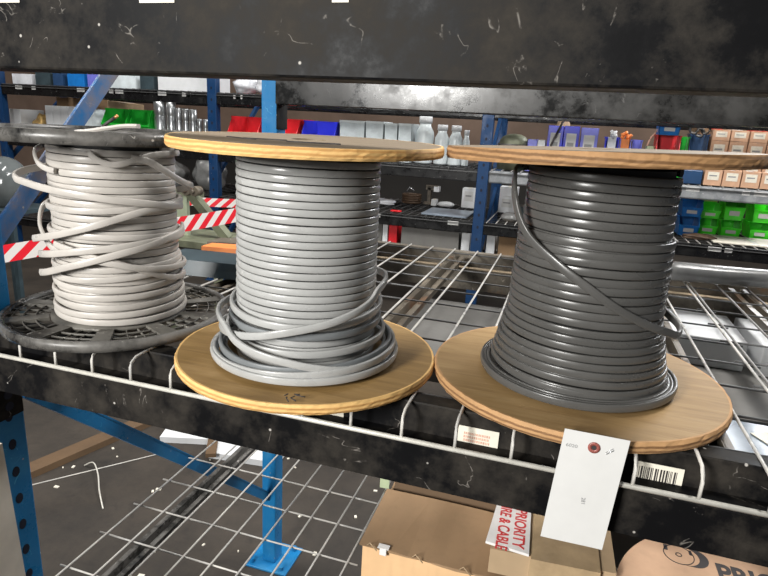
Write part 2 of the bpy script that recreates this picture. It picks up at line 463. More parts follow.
s3 = sticker(-.2650, -.2310, -.0460, -.0200, .6295, bf); s3['label'] = 'cream sticker under the flange edge'
for xa, xb, z in ((-.700, -.655, .4365), (-.483, -.437, .4352), (-.25, -.232, .4345)):
    sticker(xa, xb, z, .4575, .600, bt, 'label')
sticker(-.30, -.27, .44, .4575, .600, bt, 'label')

# wire decks ---------------------------------------------------------------
def wire_deck(x0, n, z, y0, y1, label, cross0, drop=.031, fy=.5975, pitch=.0635, chans=(), m_long='wire', deckdrop=True, m_chan='channel'):
    t = thing('wire_deck', (x0, y0, z), label, 'wire deck')
    b = MB(); r = .0020
    for k in range(n):
        x = x0+k*pitch
        if deckdrop: b.tube([(x, fy, z-drop), (x, fy, z-.012), (x, fy+.003, z-.006), (x, fy+.012, z-.0005), (x, fy+.03, z), (x, y1, z)], r, 8)
        else: b.tube([(x, y0, z), (x, y1, z)], r, 8)
    link('lengthwise_wires', b, m_long, t)
    b = MB(); y = cross0
    while y < y1:
        b.tube([(x0-.02, y, z-.0042), (x0+(n-1)*pitch+.02, y, z-.0042)], .0018, 6); y += .0995
    link('crosswise_wires', b, 'wire_dark' if z > -.1 else 'wire', t)  # near deck cross wires darkened in colour to paint in their shade
    if deckdrop:
        b = MB(); b.tube([(x0-.012, fy-.0005, z-drop-.002), (x0+(n-1)*pitch+.012, fy-.0005, z-drop-.002)], .0031, 8)
        link('front_rail_wire', b, 'wire_cream', t)
    for cx in chans:
        c = MB()
        for s in (-1, 1):
            c.box(cx-.009*s-.0012, cx-.009*s+.0012, y0+.07, y1-.06, z-.030, z-.008)
        c.box(cx-.0102, cx+.0102, y0+.07, y1-.06, z-.032, z-.030)
        for s in (-1, 1): c.box(cx+s*.0140-.0045, cx+s*.0140+.0045, y0+.07, y1-.06, z-.0095, z-.008)
        link('support_channel', c, m_chan, t)
    return t
S = .0635
wire_deck(-.718-S, 18, -.0026, .60, 1.597, 'wire mesh deck under the white, light grey and dark grey cable spools', .665, chans=(-.64, -.256, .20))
wire_deck(.307, 19, -.0026, .60, 1.597, 'wire mesh deck panel at the right, beyond the overlapping double wire', .680, chans=(.42, .9, 1.3), m_long='wire_grey')
wire_deck(-.797, 9, -.508, .60, 1.597, 'lower shelf wire mesh deck at the left, with bare floor seen through it', .710, chans=(-.712,), pitch=.0605, m_chan='blackplas')
wire_deck(-.250, 29, -.508, .60, 1.597, 'lower shelf wire mesh deck carrying the cardboard boxes', .710, chans=(0, .5, 1.1))

# ------------------------------------------------------------------ spools
def wood_flange(c, R_, z0, t, parent, top, edge, hole=.022, seed=1, tilt=(0, 0), chip=.0012, name='flange'):
    b = MB(); n = 160; rnd = random.Random(seed)
    ph = [rnd.uniform(0, 6) for _ in range(6)]
    def rr(a): return R_*(1+.004*math.sin(2*a+ph[0])+.003*math.sin(3*a+ph[1]))
    lv = [(hole, 0, 0), (1, 0, 0), (2, .0, 0), (2, .22, 0), (2, .45, 0), (2, .7, 0), (2, 1, 0), (1, 1, 0), (hole, 1, 0)]
    rings = []
    for j, (k, f, _) in enumerate(lv):
        ring = []
        for i in range(n):
            a = 2*PI*i/n
            if k == 2: r = rr(a)+rnd.gauss(0, chip)-(0.0015 if f in (0, 1) else 0)
            elif k == 1: r = rr(a)-.004
            else: r = hole
            x, y = r*math.cos(a), r*math.sin(a)
            z = z0+f*t+x*tilt[0]+y*tilt[1]
            ring.append(b.bm.verts.new((c[0]+x, c[1]+y, z)))
        rings.append(ring)
    prs = list(zip(rings, rings[1:]))+[(rings[-1], rings[0])]
    for j, (p, q) in enumerate(prs):
        for i in range(n):
            f = b.bm.faces.new((p[i], p[(i+1) % n], q[(i+1) % n], q[i]))
            f.material_index = 1 if 1 <= j <= 6 else 0
            f.smooth = False
    return link(name, b, [top, edge], parent, origin=(c[0], c[1], z0))

def helix(b, c, r0, r1, z0, z1, pitch, w, t, seed=0, jr=.0006, jz=.0006, sag=None, th0=0, seg=72):
    """coil of flat cable from z0 down to z1"""
    rnd = random.Random(seed); turns = abs(z0-z1)/pitch; N = int(turns*seg); pts = []
    ph = [rnd.uniform(0, 6.28) for _ in range(int(turns)+3)]; am = [rnd.uniform(0, 1) for _ in range(int(turns)+3)]
    for i in range(N+1):
        k = i/seg; f = i/N; a = th0+2*PI*k
        j = int(k); u = k-j; u = u*u*(3-2*u)
        aj = am[j]*(1-u)+am[j+1]*u; pj = ph[j]
        r = r0+(r1-r0)*f+jr*math.sin(a*1.0+ph[j]*(1-u)+ph[j+1]*u)*aj
        z = z0+(z1-z0)*f+jz*math.sin(a+ph[j]*(1-u)+ph[j+1]*u)*aj
        pts.append((c[0]+r*math.cos(a), c[1]+r*math.sin(a), z))
    b.strap(pts, c, w, t)
def ringpath(c, r, z, tilt=0, phase=0, ecc=0, ephase=0, n=96, wob=0, seed=0):
    rnd = random.Random(seed); p1 = rnd.uniform(0, 6)
    out = []
    for i in range(n):
        a = 2*PI*i/n
        rr = r+ecc*math.cos(a-math.radians(ephase))+wob*math.sin(3*a+p1)
        out.append((c[0]+rr*math.cos(a), c[1]+rr*math.sin(a), z-tilt*math.cos(a-math.radians(phase))+wob*math.sin(2*a+p1)))
    return out
def strand(b, c, keys, w, t, n=12):
    b.strap([pol(c, *k) for k in spl(keys, n)], c, w, t)

# --- middle spool: light grey
cm = (-.3125, .6905)
sp = thing('cable_spool', (cm[0], cm[1], 0), 'middle wooden spool wound with light grey flat cable, between the white and dark grey ones', 'cable spool', 'cable spools on the near shelf')
wood_flange((-.3145, .7030), .1765, .0005, .0120, sp, 'plytop', 'plyedge', seed=3, chip=.00025, name='bottom_flange')
ft = wood_flange((-.3125, .687), .1700, .2838, .0120, sp, 'plytop3', 'plyedge', seed=5, chip=.0002, tilt=(-.003, .018), name='top_flange')
b = MB(); b.lathe([(.082, .0155), (.082, .283)], (cm[0], cm[1], 0), 64, closed=False); b.lathe([(.02, .0155), (.02, .283)], (cm[0], cm[1], 0), 24)
link('core', b, 'core', sp)
b = MB(); helix(b, cm, .0885, .0905, .2785, .020, .0093, .0081, .0040, 11, .0004, .0006)
link('cable_winding', b, 'cabG', sp)
b = MB()
strand(b, cm, [(60, .1, .118), (25, .104, .124), (-6, .106, .120), (-20, .108, .107), (-45, .109, .0925), (-75, .110, .0795), (-100, .1105, .0675), (-125, .1115, .0595), (-150, .112, .055), (-190, .108, .05), (-240, .106, .045)], .0092, .0048)
b.strap(ringpath(cm, .0985, .089, .0085, -78, wob=.0006, seed=2), cm, .0092, .0048, closed=True)
b.strap(ringpath(cm, .1035, .055, .006, -50, wob=.001, seed=3), cm, .0092, .0048, closed=True)
strand(b, cm, [(-250, .11, .07), (-180, .113, .075), (-131, .1165, .0735), (-109, .1175, .056), (-75, .118, .0435), (-45, .1185, .0325), (-15, .117, .029), (20, .114, .03), (80, .11, .035), (130, .108, .05)], .0092, .0048)
b.strap(ringpath(cm, .1205, .0305, .0060, -140, wob=.0008, seed=5), cm, .0092, .0048, closed=True)
b.strap(ringpath(cm, .1240, .0235, .001, -90, wob=.0005, seed=6), cm, .0092, .0048, closed=True)
link('loose_turns', b, 'cabG', sp)
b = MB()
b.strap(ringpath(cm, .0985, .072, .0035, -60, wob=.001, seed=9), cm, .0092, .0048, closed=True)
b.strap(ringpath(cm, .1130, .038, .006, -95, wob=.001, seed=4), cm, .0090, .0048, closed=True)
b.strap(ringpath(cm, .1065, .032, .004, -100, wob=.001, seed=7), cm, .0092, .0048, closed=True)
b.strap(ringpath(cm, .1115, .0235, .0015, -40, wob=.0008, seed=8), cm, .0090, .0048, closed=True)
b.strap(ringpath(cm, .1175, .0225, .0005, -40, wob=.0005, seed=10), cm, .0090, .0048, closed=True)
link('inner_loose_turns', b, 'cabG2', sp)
b = MB(); rnd = random.Random(8)
for a, c in (((-.39, .62), (-.34, .60)), ((-.36, .61), (-.31, .622)), ((-.30, .60), (-.24, .615))):
    pts = [(a[0]+(c[0]-a[0])*i/6+rnd.gauss(0, .001), a[1]+(c[1]-a[1])*i/6+rnd.gauss(0, .002), .2962+(a[1]+(c[1]-a[1])*i/6-.687)*.018+.0001) for i in range(7)]
    b.tube(pts, .0009, 5)
link('pen_scrawl', b, 'ink', sp)
b = MB(); rnd = random.Random(18)
for k in range(5):
    x, y = -.262+rnd.gauss(0, .008), .548+rnd.gauss(0, .004)
    b.tube([(x+rnd.gauss(0, .004), y+rnd.gauss(0, .004), .0178), (x, y, .0182), (x+rnd.gauss(0, .006), y+rnd.gauss(0, .003), .0178)], .0007, 5)
link('ink_scribble', b, 'ink', sp)

# --- right spool: dark grey
cd = (.041, .7660)
sp = thing('cable_spool', (cd[0], cd[1], 0), 'wooden spool wound with dark grey flat cable, a blank paper tag hanging from its base', 'cable spool', 'cable spools on the near shelf')
wood_flange((.0425, .7760), .1870, .0005, .0135, sp, 'plytop2', 'plyedge2', seed=13, chip=.0003, name='bottom_flange')
wood_flange((.030, .762), .1795, .2900, .0140, sp, 'plytop3', 'plyedge3', seed=15, chip=.0003, tilt=(.033, -.004), name='top_flange')
b = MB(); b.lathe([(.080, .017), (.080, .285)], (cd[0], cd[1], 0), 64); link('core', b, 'core', sp)
b = MB(); helix(b, cd, .0860, .0865, .2825, .180, .0102, .0093, .0040, 21, .0003, .0003)
link('upper_winding', b, 'cabD', sp)
b = MB(); helix(b, cd, .0905, .0930, .2060, .1050, .0101, .0092, .0044, 22, .0006, .0012, th0=2)
helix(b, cd, .0930, .1100, .105, .028, .0094, .0088, .0044, 23, .0014, .0018, th0=2)
link('cable_winding', b, 'cabD', sp)
b = MB()
for k, (r, z, tl, ph) in enumerate(((.1000, .060, .006, -60), (.1035, .048, .005, -20), (.1085, .036, .004, -70), (.1085, .0245, 0, 0), (.1130, .0250, .001, 0), (.1172, .0245, .001, -50), (.1213, .0245, .0004, -90))):
    b.strap(ringpath(cd, r, z, tl, ph, wob=.0007, seed=30+k), cd, .0095, .0044, closed=True)
link('base_turns', b, 'cabD', sp)
b = MB()
strand(b, cd, [(-215, .092, .276), (-180, .100, .276), (-160, .108, .268), (-149, .1135, .247), (-143, .1105, .222), (-134, .105, .2005), (-115, .100, .1790), (-93, .0985, .1570), (-73, .0985, .1355), (-50, .100, .1165), (-30, .108, .1035), (-19, .113, .0965), (-10, .1145, .0985), (-4, .111, .103), (6, .104, .107), (30, .098, .112), (70, .095, .115)], .0095, .0048)
link('slanting_strand', b, 'cabD', sp)

# --- left spool: off-white cable on black plastic spool
cl = (-.650, .7295)
sp = thing('cable_spool', (cl[0], cl[1], 0), 'black plastic spool with open spoked flanges and messily wound off-white flat cable', 'cable spool', 'cable spools on the near shelf')
def plastic_flange(c, R_, z0, t, nm):
    f = link(nm, MB().lathe([(R_-.007, z0), (R_, z0), (R_+.001, z0+t*.5), (R_, z0+t), (R_-.007, z0+t)], (c[0], c[1], 0), 128, closed=True), 'blackplas', sp)
    zf = z0+t*.52
    b = MB(); b.lathe([(.022, zf-.002), (.098, zf-.002), (.098, zf+.003), (.022, zf+.003)], (c[0], c[1], 0), 96, closed=True)
    link('hub_disc', b, 'greyplas', f)
    ns = 10
    for k in range(ns):
        a = 2*PI*(k+.35)/ns; da = .085; b = MB()
        q = [(r*math.cos(a+s*da*(1.0 if r > .12 else 1.15)), r*math.sin(a+s*da*(1.0 if r > .12 else 1.15))) for r, s in ((.100, -1), (R_-.005, -1), (R_-.005, 1), (.100, 1))]
        b.hexa([(c[0]+x, c[1]+y, zf-.001) for x, y in q], [(c[0]+x, c[1]+y, zf+.003) for x, y in q])
        link('spoke', b, 'greyplas', f)
    b = MB()
    for r in (.118, .135, .150):
        b.lathe([(r-.0006, zf-.001), (r+.0006, zf-.001), (r+.0006, zf+.002), (r-.0006, zf+.002)], (c[0], c[1], 0), 96, closed=True)
    for k in range(40):
        a = 2*PI*k/40
        b.bar((c[0]+.1*math.cos(a), c[1]+.1*math.sin(a), zf-.001), (c[0]+(R_-.004)*math.cos(a), c[1]+(R_-.004)*math.sin(a), zf+.0005), .0011, .003)
    link('thin_ribs', b, 'greyplas', f)
    return f
plastic_flange((-.6550, .7295), .1650, .0030, .0145, 'bottom_flange')
plastic_flange((-.652, .7270), .1675, .2745, .0165, 'top_flange')
b = MB(); b.lathe([(.080, .013), (.080, .28)], (cl[0], cl[1], 0), 64); link('core', b, 'core', sp)
b = MB(); helix(b, cl, .0850, .0860, .2695, .020, .0101, .0092, .0042, 41, .0006, .0009)
link('cable_winding', b, 'cabW', sp)
b = MB()
for k, (r, z, tl, ph, ec) in enumerate(((.0900, .100, .003, -100, 0), (.0905, .088, .005, -120, .001), (.0912, .074, .004, -60, .001), (.0920, .060, .003, -90, .001), (.0918, .047, .003, -70, 0), (.0925, .035, .002, -60, .001), (.0938, .0235, .0015, -30, 0),
     (.0915, .186, -.004, 60, 0), (.0915, .145, .003, 40, 0))):
    b.strap(ringpath(cl, r, z, tl, ph, ec, -90, wob=.0009, seed=50+k), cl, .0090, .0044, closed=True)
link('outer_turns', b, 'cabW', sp)
b = MB(); W_, T_ = .0100, .0050
# loop bulging out to the left
strand(b, cl, [(-300, .094, .215), (-230, .095, .225), (-190, .102, .2320), (-160, .117, .2285), (-140, .1265, .2235), (-131, .1255, .2190), (-121, .1120, .2140), (-100, .1030, .2100), (-74, .1000, .2055), (-38, .0985, .1970), (0, .0980, .187), (35, .094, .18), (80, .092, .175)], W_, T_)
# cut ends pointing left
strand(b, cl, [(-129, .1120, .1345), (-118, .1080, .1390), (-97, .1010, .1480), (-69, .0990, .1620), (-46, .0980, .1745), (-22, .0975, .184), (10, .0955, .188), (50, .093, .19)], W_, T_)
strand(b, cl, [(-128, .1065, .1120), (-105, .1030, .1190), (-79, .1020, .1275), (-48, .1010, .1340), (-14, .0985, .1390), (13, .0975, .140), (50, .094, .14), (90, .092, .138)], W_, T_)
strand(b, cl, [(-124, .1085, .0860), (-110, .1060, .0920), (-90, .1040, .1035), (-70, .1030, .1140), (-50, .1020, .1240), (-24, .1005, .134), (0, .0985, .142), (40, .094, .148)], W_, T_)
strand(b, cl, [(-104, .0985, .1330), (-85, .0975, .1270), (-60, .0975, .1150), (-41, .0975, .1050), (-20, .0975, .0900), (0, .0970, .078), (40, .094, .07)], .009, T_)
strand(b, cl, [(-70, .0985, .1160), (-52, .1000, .1100), (-33, .1000, .1020), (-10, .0995, .0960), (15, .098, .093), (50, .094, .09)], .009, T_)
# curl under the top flange, and the strand crossing on the right
strand(b, cl, [(-66, .0935, .262), (-61, .0945, .2540), (-52, .0950, .2475), (-42, .0955, .2480), (-30, .0955, .2545), (-15, .0950, .2605), (5, .094, .262), (40, .092, .26)], .008, .0045)
strand(b, cl, [(-34, .0945, .2560), (-22, .0985, .2520), (-8, .1020, .2390), (5, .1050, .2260), (16, .1090, .2180), (26, .1120, .2130), (36, .1060, .2080), (60, .098, .20)], .0095, .0048)
strand(b, cl, [(-150, .096, .262), (-135, .100, .2560), (-128, .0985, .2440), (-118, .094, .2370), (-100, .0925, .234)], .008, .0045)
strand(b, cl, [(-175, .094, .185), (-150, .101, .175), (-138, .103, .155), (-128, .099, .137), (-115, .0955, .125), (-95, .0935, .118)], .009, .0048)
link('loose_strands', b, 'cabW', sp)
b = MB(); kz = [(-.640, .655, .2870), (-.618, .655, .2895), (-.590, .658, .2945), (-.565, .660, .2985), (-.545, .662, .2995)]
b.strap([p for p in spl(kz, 8)], (-.60, .95, 0), .0055, .0095); link('cable_tail', b, 'cabW', sp)
b = MB(); b.tube([(-.614, .668, .2905), (-.602, .668, .300), (-.588, .669, .3085)], .0024, 8); link('wire_end', b, 'ink', sp)
b = MB(); b.tube([(-.588, .669, .3085), (-.584, .669, .3115)], .002, 8); link('copper_tip', b, 'copper', sp)

# paper tag ------------------------------------------------------------------
tg = thing('paper_tag', (.06, .586, .027), 'blank white paper tag with a maroon ring and staple, hanging from the dark grey spool', 'tag')
def P(u, v, d=0):
    # u 0..1 across, v 0..1 down
    x = (.0316*(1-u)+.0958*u)+(.0228-.0316)*v*1.0
    z = (.0224*(1-u)+.0222*u)+(-.1078-.0224)*v
    y = .5855+.0008*math.sin(v*2.6)-.0008*math.cos(u*PI)*v-.006*v
    return (x, y-d, z)
b = MB(); nu, nv = 8, 14; lay = []
for d in (0, .0004):
    lay.append([[b.bm.verts.new(P(i/nu, j/nv, d)) for i in range(nu+1)] for j in range(nv+1)])
for L in lay:
    for j in range(nv):
        for i in range(nu):
            f = b.bm.faces.new((L[j][i], L[j][i+1], L[j+1][i+1], L[j+1][i]))
A, B = lay
for i in range(nu):
    for j in (0, nv): b.bm.faces.new((A[j][i], A[j][i+1], B[j][i+1], B[j][i]))
for j in range(nv):
    for i in (0, nu): b.bm.faces.new((A[j][i], A[j+1][i], B[j+1][i], B[j][i]))
link('sheet', b, 'paper', tg)
def on_tag(u, v, d=.0006): return Vector(P(u, v, d))
ux = on_tag(.6, .15)-on_tag(.4, .15); uy = on_tag(.5, .1)-on_tag(.5, .3)
o = on_tag(.50, .115); mt = frame3(o, ux, uy)
b = MB(); b.lathe([(.0026, 0), (.0062, 0), (.0062, .0006), (.0026, .0006)], n=32, closed=True)
for v in b.bm.verts: v.co = mt @ v.co
r1 = link('reinforcing_ring', b, 'maroon', tg)
b = MB(); b.lathe([(0, .0002), (.0026, .0002)], n=20)
for v in b.bm.verts: v.co = mt @ v.co
link('punched_hole', b, 'ink', tg)
b = MB(); q0, q1 = on_tag(.70, .150, .001), on_tag(.80, .105, .001); b.tube([q0, q1], .0005, 6)
b.tube([q0+Vector((-.0008, 0, .0018)), q1+Vector((-.0008, 0, .0018))], .0003, 6); link('staple', b, 'steel', tg)
text('stamped_number', '6020', .0052, 'greyink', tg, frame3(on_tag(.16, .135), ux, uy), sx=1.15)
text('small_print', '281', .0056, 'greyink', tg, frame3(on_tag(.53, .60), -uy+ux*.25, ux))

# ------------------------------------------------------------------ things on the near deck, behind the spools
b = MB(); b.hexa([(-.80, .985, 0), (-.44, 1.032, 0), (-.44, 1.14, 0), (-.80, 1.105, 0)], [(-.795, .995, .030), (-.445, 1.042, .030), (-.445, 1.13, .030), (-.795, 1.095, .030)])
tag(link('long_case', b, 'teal'), 'long dark teal plastic case lying across the deck behind the left spools', 'case')
b = MB(); b.hexa([(-.77, 1.118, 0), (-.46, 1.160, 0), (-.46, 1.245, 0), (-.77, 1.165, 0)], [(-.77, 1.120, .034), (-.46, 1.162, .034), (-.46, 1.243, .034), (-.77, 1.163, .034)])
tag(link('orange_level', b, 'orange'), 'flat orange plastic level lying behind the long dark case', 'tool')
b = MB(); b.hexa([(-.80, 1.185, 0), (-.46, 1.262, 0), (-.46, 1.32, 0), (-.80, 1.25, 0)], [(-.80, 1.187, .030), (-.46, 1.264, .030), (-.46, 1.318, .030), (-.80, 1.248, .030)])
tag(link('metal_bar', b, 'channel'), 'dusty grey metal length lying behind the orange strip', 'metal bar')
b = MB(); b.hexa([(-.80, 1.30, 0), (-.46, 1.36, 0), (-.46, 1.45, 0), (-.80, 1.41, 0)], [(-.80, 1.30, .02), (-.46, 1.36, .02), (-.46, 1.45, .02), (-.80, 1.41, .02)])
tag(link('grey_sheet', b, 'bag'), 'flat grey panel at the back left of the wire deck', 'panel')
b = MB(); b.box(-.545, -.50, .985, 1.010, 0, .010, bev=.002)
tag(link('pink_offcut', b, 'orange'), 'small salmon offcut lying in front of the dark case', 'offcut')
# grey wrapped roll at rear right
b = MB(); b.bm.free(); b = MB()
pts = [(.235, 1.49, .022), (.27, 1.495, .025), (.36, 1.505, .026), (.50, 1.525, .026), (.66, 1.55, .026), (.82, 1.565, .022)]
b.tube(pts, .024, 20)
for v in b.bm.verts: v.co.z = max(.0005, .0005+(v.co.z-.0005)*.9+.004*math.sin(v.co.x*60+v.co.y*40)*(v.co.z > .03)); v.co.y += .004*math.sin(v.co.x*45)
tag(link('wrapped_roll', b, 'bag'), 'long roll wrapped in grey plastic film at the back right of the deck', 'roll')

# ------------------------------------------------------------------ lower shelf load
LZ = -.508
bx = thing('cardboard_box', (-.226, .72, LZ), 'large brown cardboard box with dented top flap below the shelf beam', 'box')
T = -.300
b = MB()
b.box(-.226, .125, .722, .726, LZ+.001, T, mi=1)
b.box(-.226, -.222, .726, 1.02, LZ+.001, T); b.box(.121, .125, .726, 1.02, LZ+.001, T); b.box(-.222, .121, 1.016, 1.02, LZ+.001, T)
b.box(-.222, .121, .726, 1.016, LZ+.001, LZ+.005)
link('body', b, ['card', 'cardo'], bx)  # lighter card on the front panel paints in the light falling there
b = MB(); n = 14; rnd = random.Random(2)
bo = []; to = []
for i in range(n+1):
    u = i/n; x = -.230+u*.352
    for L, dz in ((bo, 0), (to, .003)):
        L.append((b.bm.verts.new((x, .717+rnd.uniform(-.002, .003), T+.001+dz-rnd.uniform(0, .003))), b.bm.verts.new((x+.006*math.sin(u*6), .860-.012*u, T+.0045+dz+.006*math.sin(u*3)))))
for i in range(n):
    b.bm.faces.new((to[i][0], to[i+1][0], to[i+1][1], to[i][1])); b.bm.faces.new((bo[i][0], bo[i][1], bo[i+1][1], bo[i+1][0]))
    b.bm.faces.new((bo[i][0], bo[i+1][0], to[i+1][0], to[i][0])); b.bm.faces.new((bo[i][1], to[i][1], to[i+1][1], bo[i+1][1]))
for i in (0, n): b.bm.faces.new((bo[i][0], to[i][0], to[i][1], bo[i][1]))
link('top_flap', b, 'card', bx)
b = MB(); b.hexa([(-.222, .872, T-.01), (.120, .858, T-.01), (.120, .862, T-.01), (-.222, .876, T-.01)], [(-.215, .905, T+.095), (.10, .893, T+.095), (.10, .897, T+.095), (-.215, .909, T+.095)])
link('raised_flap', b, 'cardd', bx)  # darker card paints in the shade on this flap
rnd = random.Random(5)
for i in range(3):
    x = -.218+i*.071; b = MB()
    b.tube([(x, .717, T+.003), (x+.006, .714, T+.008+rnd.random()*.005), (x+.018, .711, T+.003)], .0009, 5)
    link('torn_fibre', b, 'cardp', bx)
b = MB(); b.box(-.197, -.186, .7145, .7165, T-.006, T+.0055, bev=.001); b.box(-.200, -.183, .714, .724, T+.0062, T+.0072); link('tape_scrap', b, 'tapew', bx)
tb = thing('taped_box', (.05, .75, T), 'smaller box sealed with clear tape and red-lettered white label, behind the paper tag', 'box')
a = .06
b = MB(); b.hexa([(-.036, .722, T+.0085), (.133, .732, T+.0085), (.128, .90, T+.0085), (-.042, .890, T+.0085)], [(-.036, .722, -.252), (.133, .732, -.250), (.128, .90, -.250), (-.042, .890, -.252)])
link('carton', b, 'cardp', tb)
b = MB(); b.hexa([(.020, .718, T+.012), (.112, .722, T+.012), (.108, .9, T+.012), (.016, .9, T+.012)], [(.020, .718, -.2495), (.112, .722, -.2475), (.108, .9, -.2475), (.016, .9, -.2495)])
link('clear_tape', b, 'tape', tb)
b = MB(); zt = -.2462; n = 8
L = [(-.044, .728), (.017, .722), (.013, .845), (-.038, .838)]
b.hexa([(x, y, zt-.004) for x, y in L], [(x, y, zt) for x, y in L])
lb = link('printed_label', b, 'tapew', tb)
mt = frame3((-.0005, .775, zt+.0003), (0.02, -1, 0), (1, .02, 0)); text('lettering', 'PRIORITY', .0235, 'redink', lb, mt, sx=.92, bold=.0004)
mt = frame3((-.0235, .778, zt+.0003), (0.02, -1, 0), (1, .02, 0)); text('lettering', 'WIRE & CABLE', .0235, 'redink', lb, mt, sx=.80, bold=.0004)
# printed reel lying flat
RC = (.325, .700+.0); RR = .20
rl = thing('cable_reel', (.318, .715, LZ), 'flat round tan reel printed PRIORITY in black, at the bottom right', 'reel')
rc = (.318, .715)
RZ = -.262
for nm, z0 in (('bottom_flange', LZ+.001), ('top_flange', RZ-.012)):
    b = MB(); b.lathe([(.02, 0), (.185, 0), (.185, .012), (.02, .012)], (rc[0], rc[1], z0), 128, closed=True, smooth=False); f = link(nm, b, 'cardw', rl)
b = MB(); b.lathe([(.09, LZ+.013), (.09, RZ-.012)], (rc[0], rc[1], 0), 64); link('core', b, 'cardd', rl)
pz = RZ+.0004
mt = frame3((.352, .803, pz), (1, 0, 0), (0, 1, 0)); text('lettering', 'PRIORITY', .047, 'ink', rl, mt, bold=.0015, sx=.80)
b = MB()
def flatring(c, r, w, z, sy=1.0, n=40):
    b.lathe([(r-w, z), (r, z), (r, z+.0004), (r-w, z+.0004)], (c[0], c[1], 0), n, closed=True)
flatring((.226, .822), .021, .0012, RZ+.0001); flatring((.226, .822), .0045, .0012, RZ+.0001)
b.box(.226+.015, .226+.019, .827, .837, RZ+.0001, RZ+.0005); b.box(.226-.019, .226-.014, .827, .839, RZ+.0001, RZ+.0005)
# crescent = the far half of the spool drawing
n = 20; P1 = []; P2 = []
for i in range(n+1):
    a = -PI/2+PI*i/n
    P1.append((.233+.0205*math.cos(a), .822+.0205*math.sin(a))); P2.append((.245+.0205*math.cos(a), .822+.0205*math.sin(a)))
for i in range(n):
    q = [P1[i], P2[i], P2[i+1], P1[i+1]]
    b.hexa([(x, y, RZ+.0001) for x, y in q], [(x, y, RZ+.0005) for x, y in q])
link('printed_spool_mark', b, 'ink', rl)
# grey board, white carton, blue grey carton on the lower shelf behind
b = MB(); b.box(.0, .95, 1.08, 1.520, LZ+.001, -.1705, bev=.004)
tag(link('grey_carton', b, 'greyb'), 'deep grey carton on the lower shelf, carrying the wide grey board', 'box')
b = MB(); b.box(-.36, .95, 1.06, 1.530, -.170, -.135, bev=.003)
tag(link('grey_board', b, 'greyb'), 'wide flat grey board under the wire deck, seen between the two wooden spools', 'board')
b = MB(); b.box(.20, .40, 1.30, 1.50, -.134, -.070, bev=.003, rot=-.02)
tag(link('white_carton', b, 'whitep'), 'white carton seen through the deck wires just right of the dark spool', 'box', 'white cartons on the grey carton')
b = MB(); b.box(.42, .66, 1.29, 1.50, -.134, -.070, bev=.003, rot=.02)
tag(link('white_carton', b, 'whitep'), 'white carton under the deck wires at the right edge of the photo', 'box', 'white cartons on the grey carton')
b = MB(); b.box(.150, .75, .875, 1.055, -.2610, -.137, bev=.004)
tag(link('blue_grey_carton', b, 'blueg'), 'film-wrapped blue-grey carton under the deck right of the dark spool base', 'box')
b = MB(); b.box(.355, .43, .95, 1.03, -.1365, -.1350, rot=.5)
tag(link('cream_sheet', b, 'label'), 'cream paper sheet lying on the blue-grey carton', 'paper')
b = MB(); b.box(-.1775, -.1645, .7005, .7025, -.185, -.160, rot=.1)
b = MB(); b.box(.43, .52, .89, 1.03, -.1365, -.1330, rot=-.35)
tag(link('white_film', b, 'tapew'), 'white film strip lying on the blue-grey carton at the right edge', 'film')
# pale green tag tied to the deck edge wire
tg2 = MB(); tg2.box(-.3275, -.3055, 1.158, 1.1605, -.5035, -.480, rot=.1); b.bm.free()
tag(link('wire_flag', tg2, 'tagg'), 'pale green tape flag stuck on the lower deck wire beside the cardboard box', 'tape flag')

b = MB(); b.tube([(-.03, 1.28, -.118), (.01, 1.29, -.118)], .016, 14); b.tube([(-.005, 1.27, -.118), (-.005, 1.235, -.118)], .012, 14)
tag(link('copper_fitting', b, 'copper'), 'small copper-orange fitting seen through the deck beside the dark spool', 'fitting')
# cream post of the neighbouring shelf at bottom left
b = MB(); b.hexa([(-.76, .47, FZ), (-.618, .47, FZ), (-.620, .52, FZ), (-.76, .52, FZ)], [(-.76, .47, -.12), (-.674, .47, -.12), (-.676, .52, -.12), (-.76, .52, -.12)])
tag(link('cream_post', b, 'cream'), 'cream panel edge standing in front of the blue upright at the bottom left corner', 'panel')

# ------------------------------------------------------------------ floor clutter seen through the lower deck
b = MB(); b.box(-1.74, -1.50, 2.12, 2.36, FZ, FZ+.03, rot=.3)
tag(link('white_board', b, 'whitep'), 'white board on the floor, left one of the pair behind the rack', 'board', 'white boards on the floor')
b = MB(); b.box(-1.43, -1.10, 2.08, 2.34, FZ, FZ+.03, rot=.12)
tag(link('white_board', b, 'whitep'), 'white board on the floor, right one of the pair behind the rack', 'board', 'white boards on the floor')
b = MB(); b.box(-1.50, -1.455, 2.0, 2.42, FZ+.0305, FZ+.05, rot=.5)
tag(link('wood_strip', b, 'cardd'), 'brown wooden strip across the white boards on the floor', 'wood strip')
b = MB(); b.box(-2.00, -1.92, 1.55, 2.30, FZ, FZ+.03, rot=-.28)
tag(link('brown_plank', b, 'cardd'), 'dark brown plank on the floor beside the blue upright', 'plank')
b = MB()
b.tube([pp for pp in spl([(-1.87, 1.80, FZ+.004), (-1.82, 1.80, FZ+.03), (-1.74, 1.74, FZ+.03), (-1.66, 1.66, FZ+.02), (-1.58, 1.59, FZ+.004)], 8)], .003, 6)
tag(link('wire_scrap', b, 'wire_cream'), 'curled white wire scrap lying on the concrete floor', 'wire')
b = MB(); b.tube([(-2.05, 1.50, FZ+.003), (-1.80, 1.80, FZ+.003), (-1.62, 2.02, FZ+.003)], .0025, 6)
tag(link('straight_wire', b, 'wire'), 'thin straight wire lying on the floor under the lower diagonal brace', 'wire')
rnd = random.Random(77)
b = MB()
for k in range(46):
    x, y = rnd.uniform(-2.1, -.5), rnd.uniform(1.2, 2.4); s = rnd.uniform(.004, .014)
    b.box(x, x+s*1.6, y, y+s, FZ, FZ+.004, rot=rnd.uniform(0, 3))
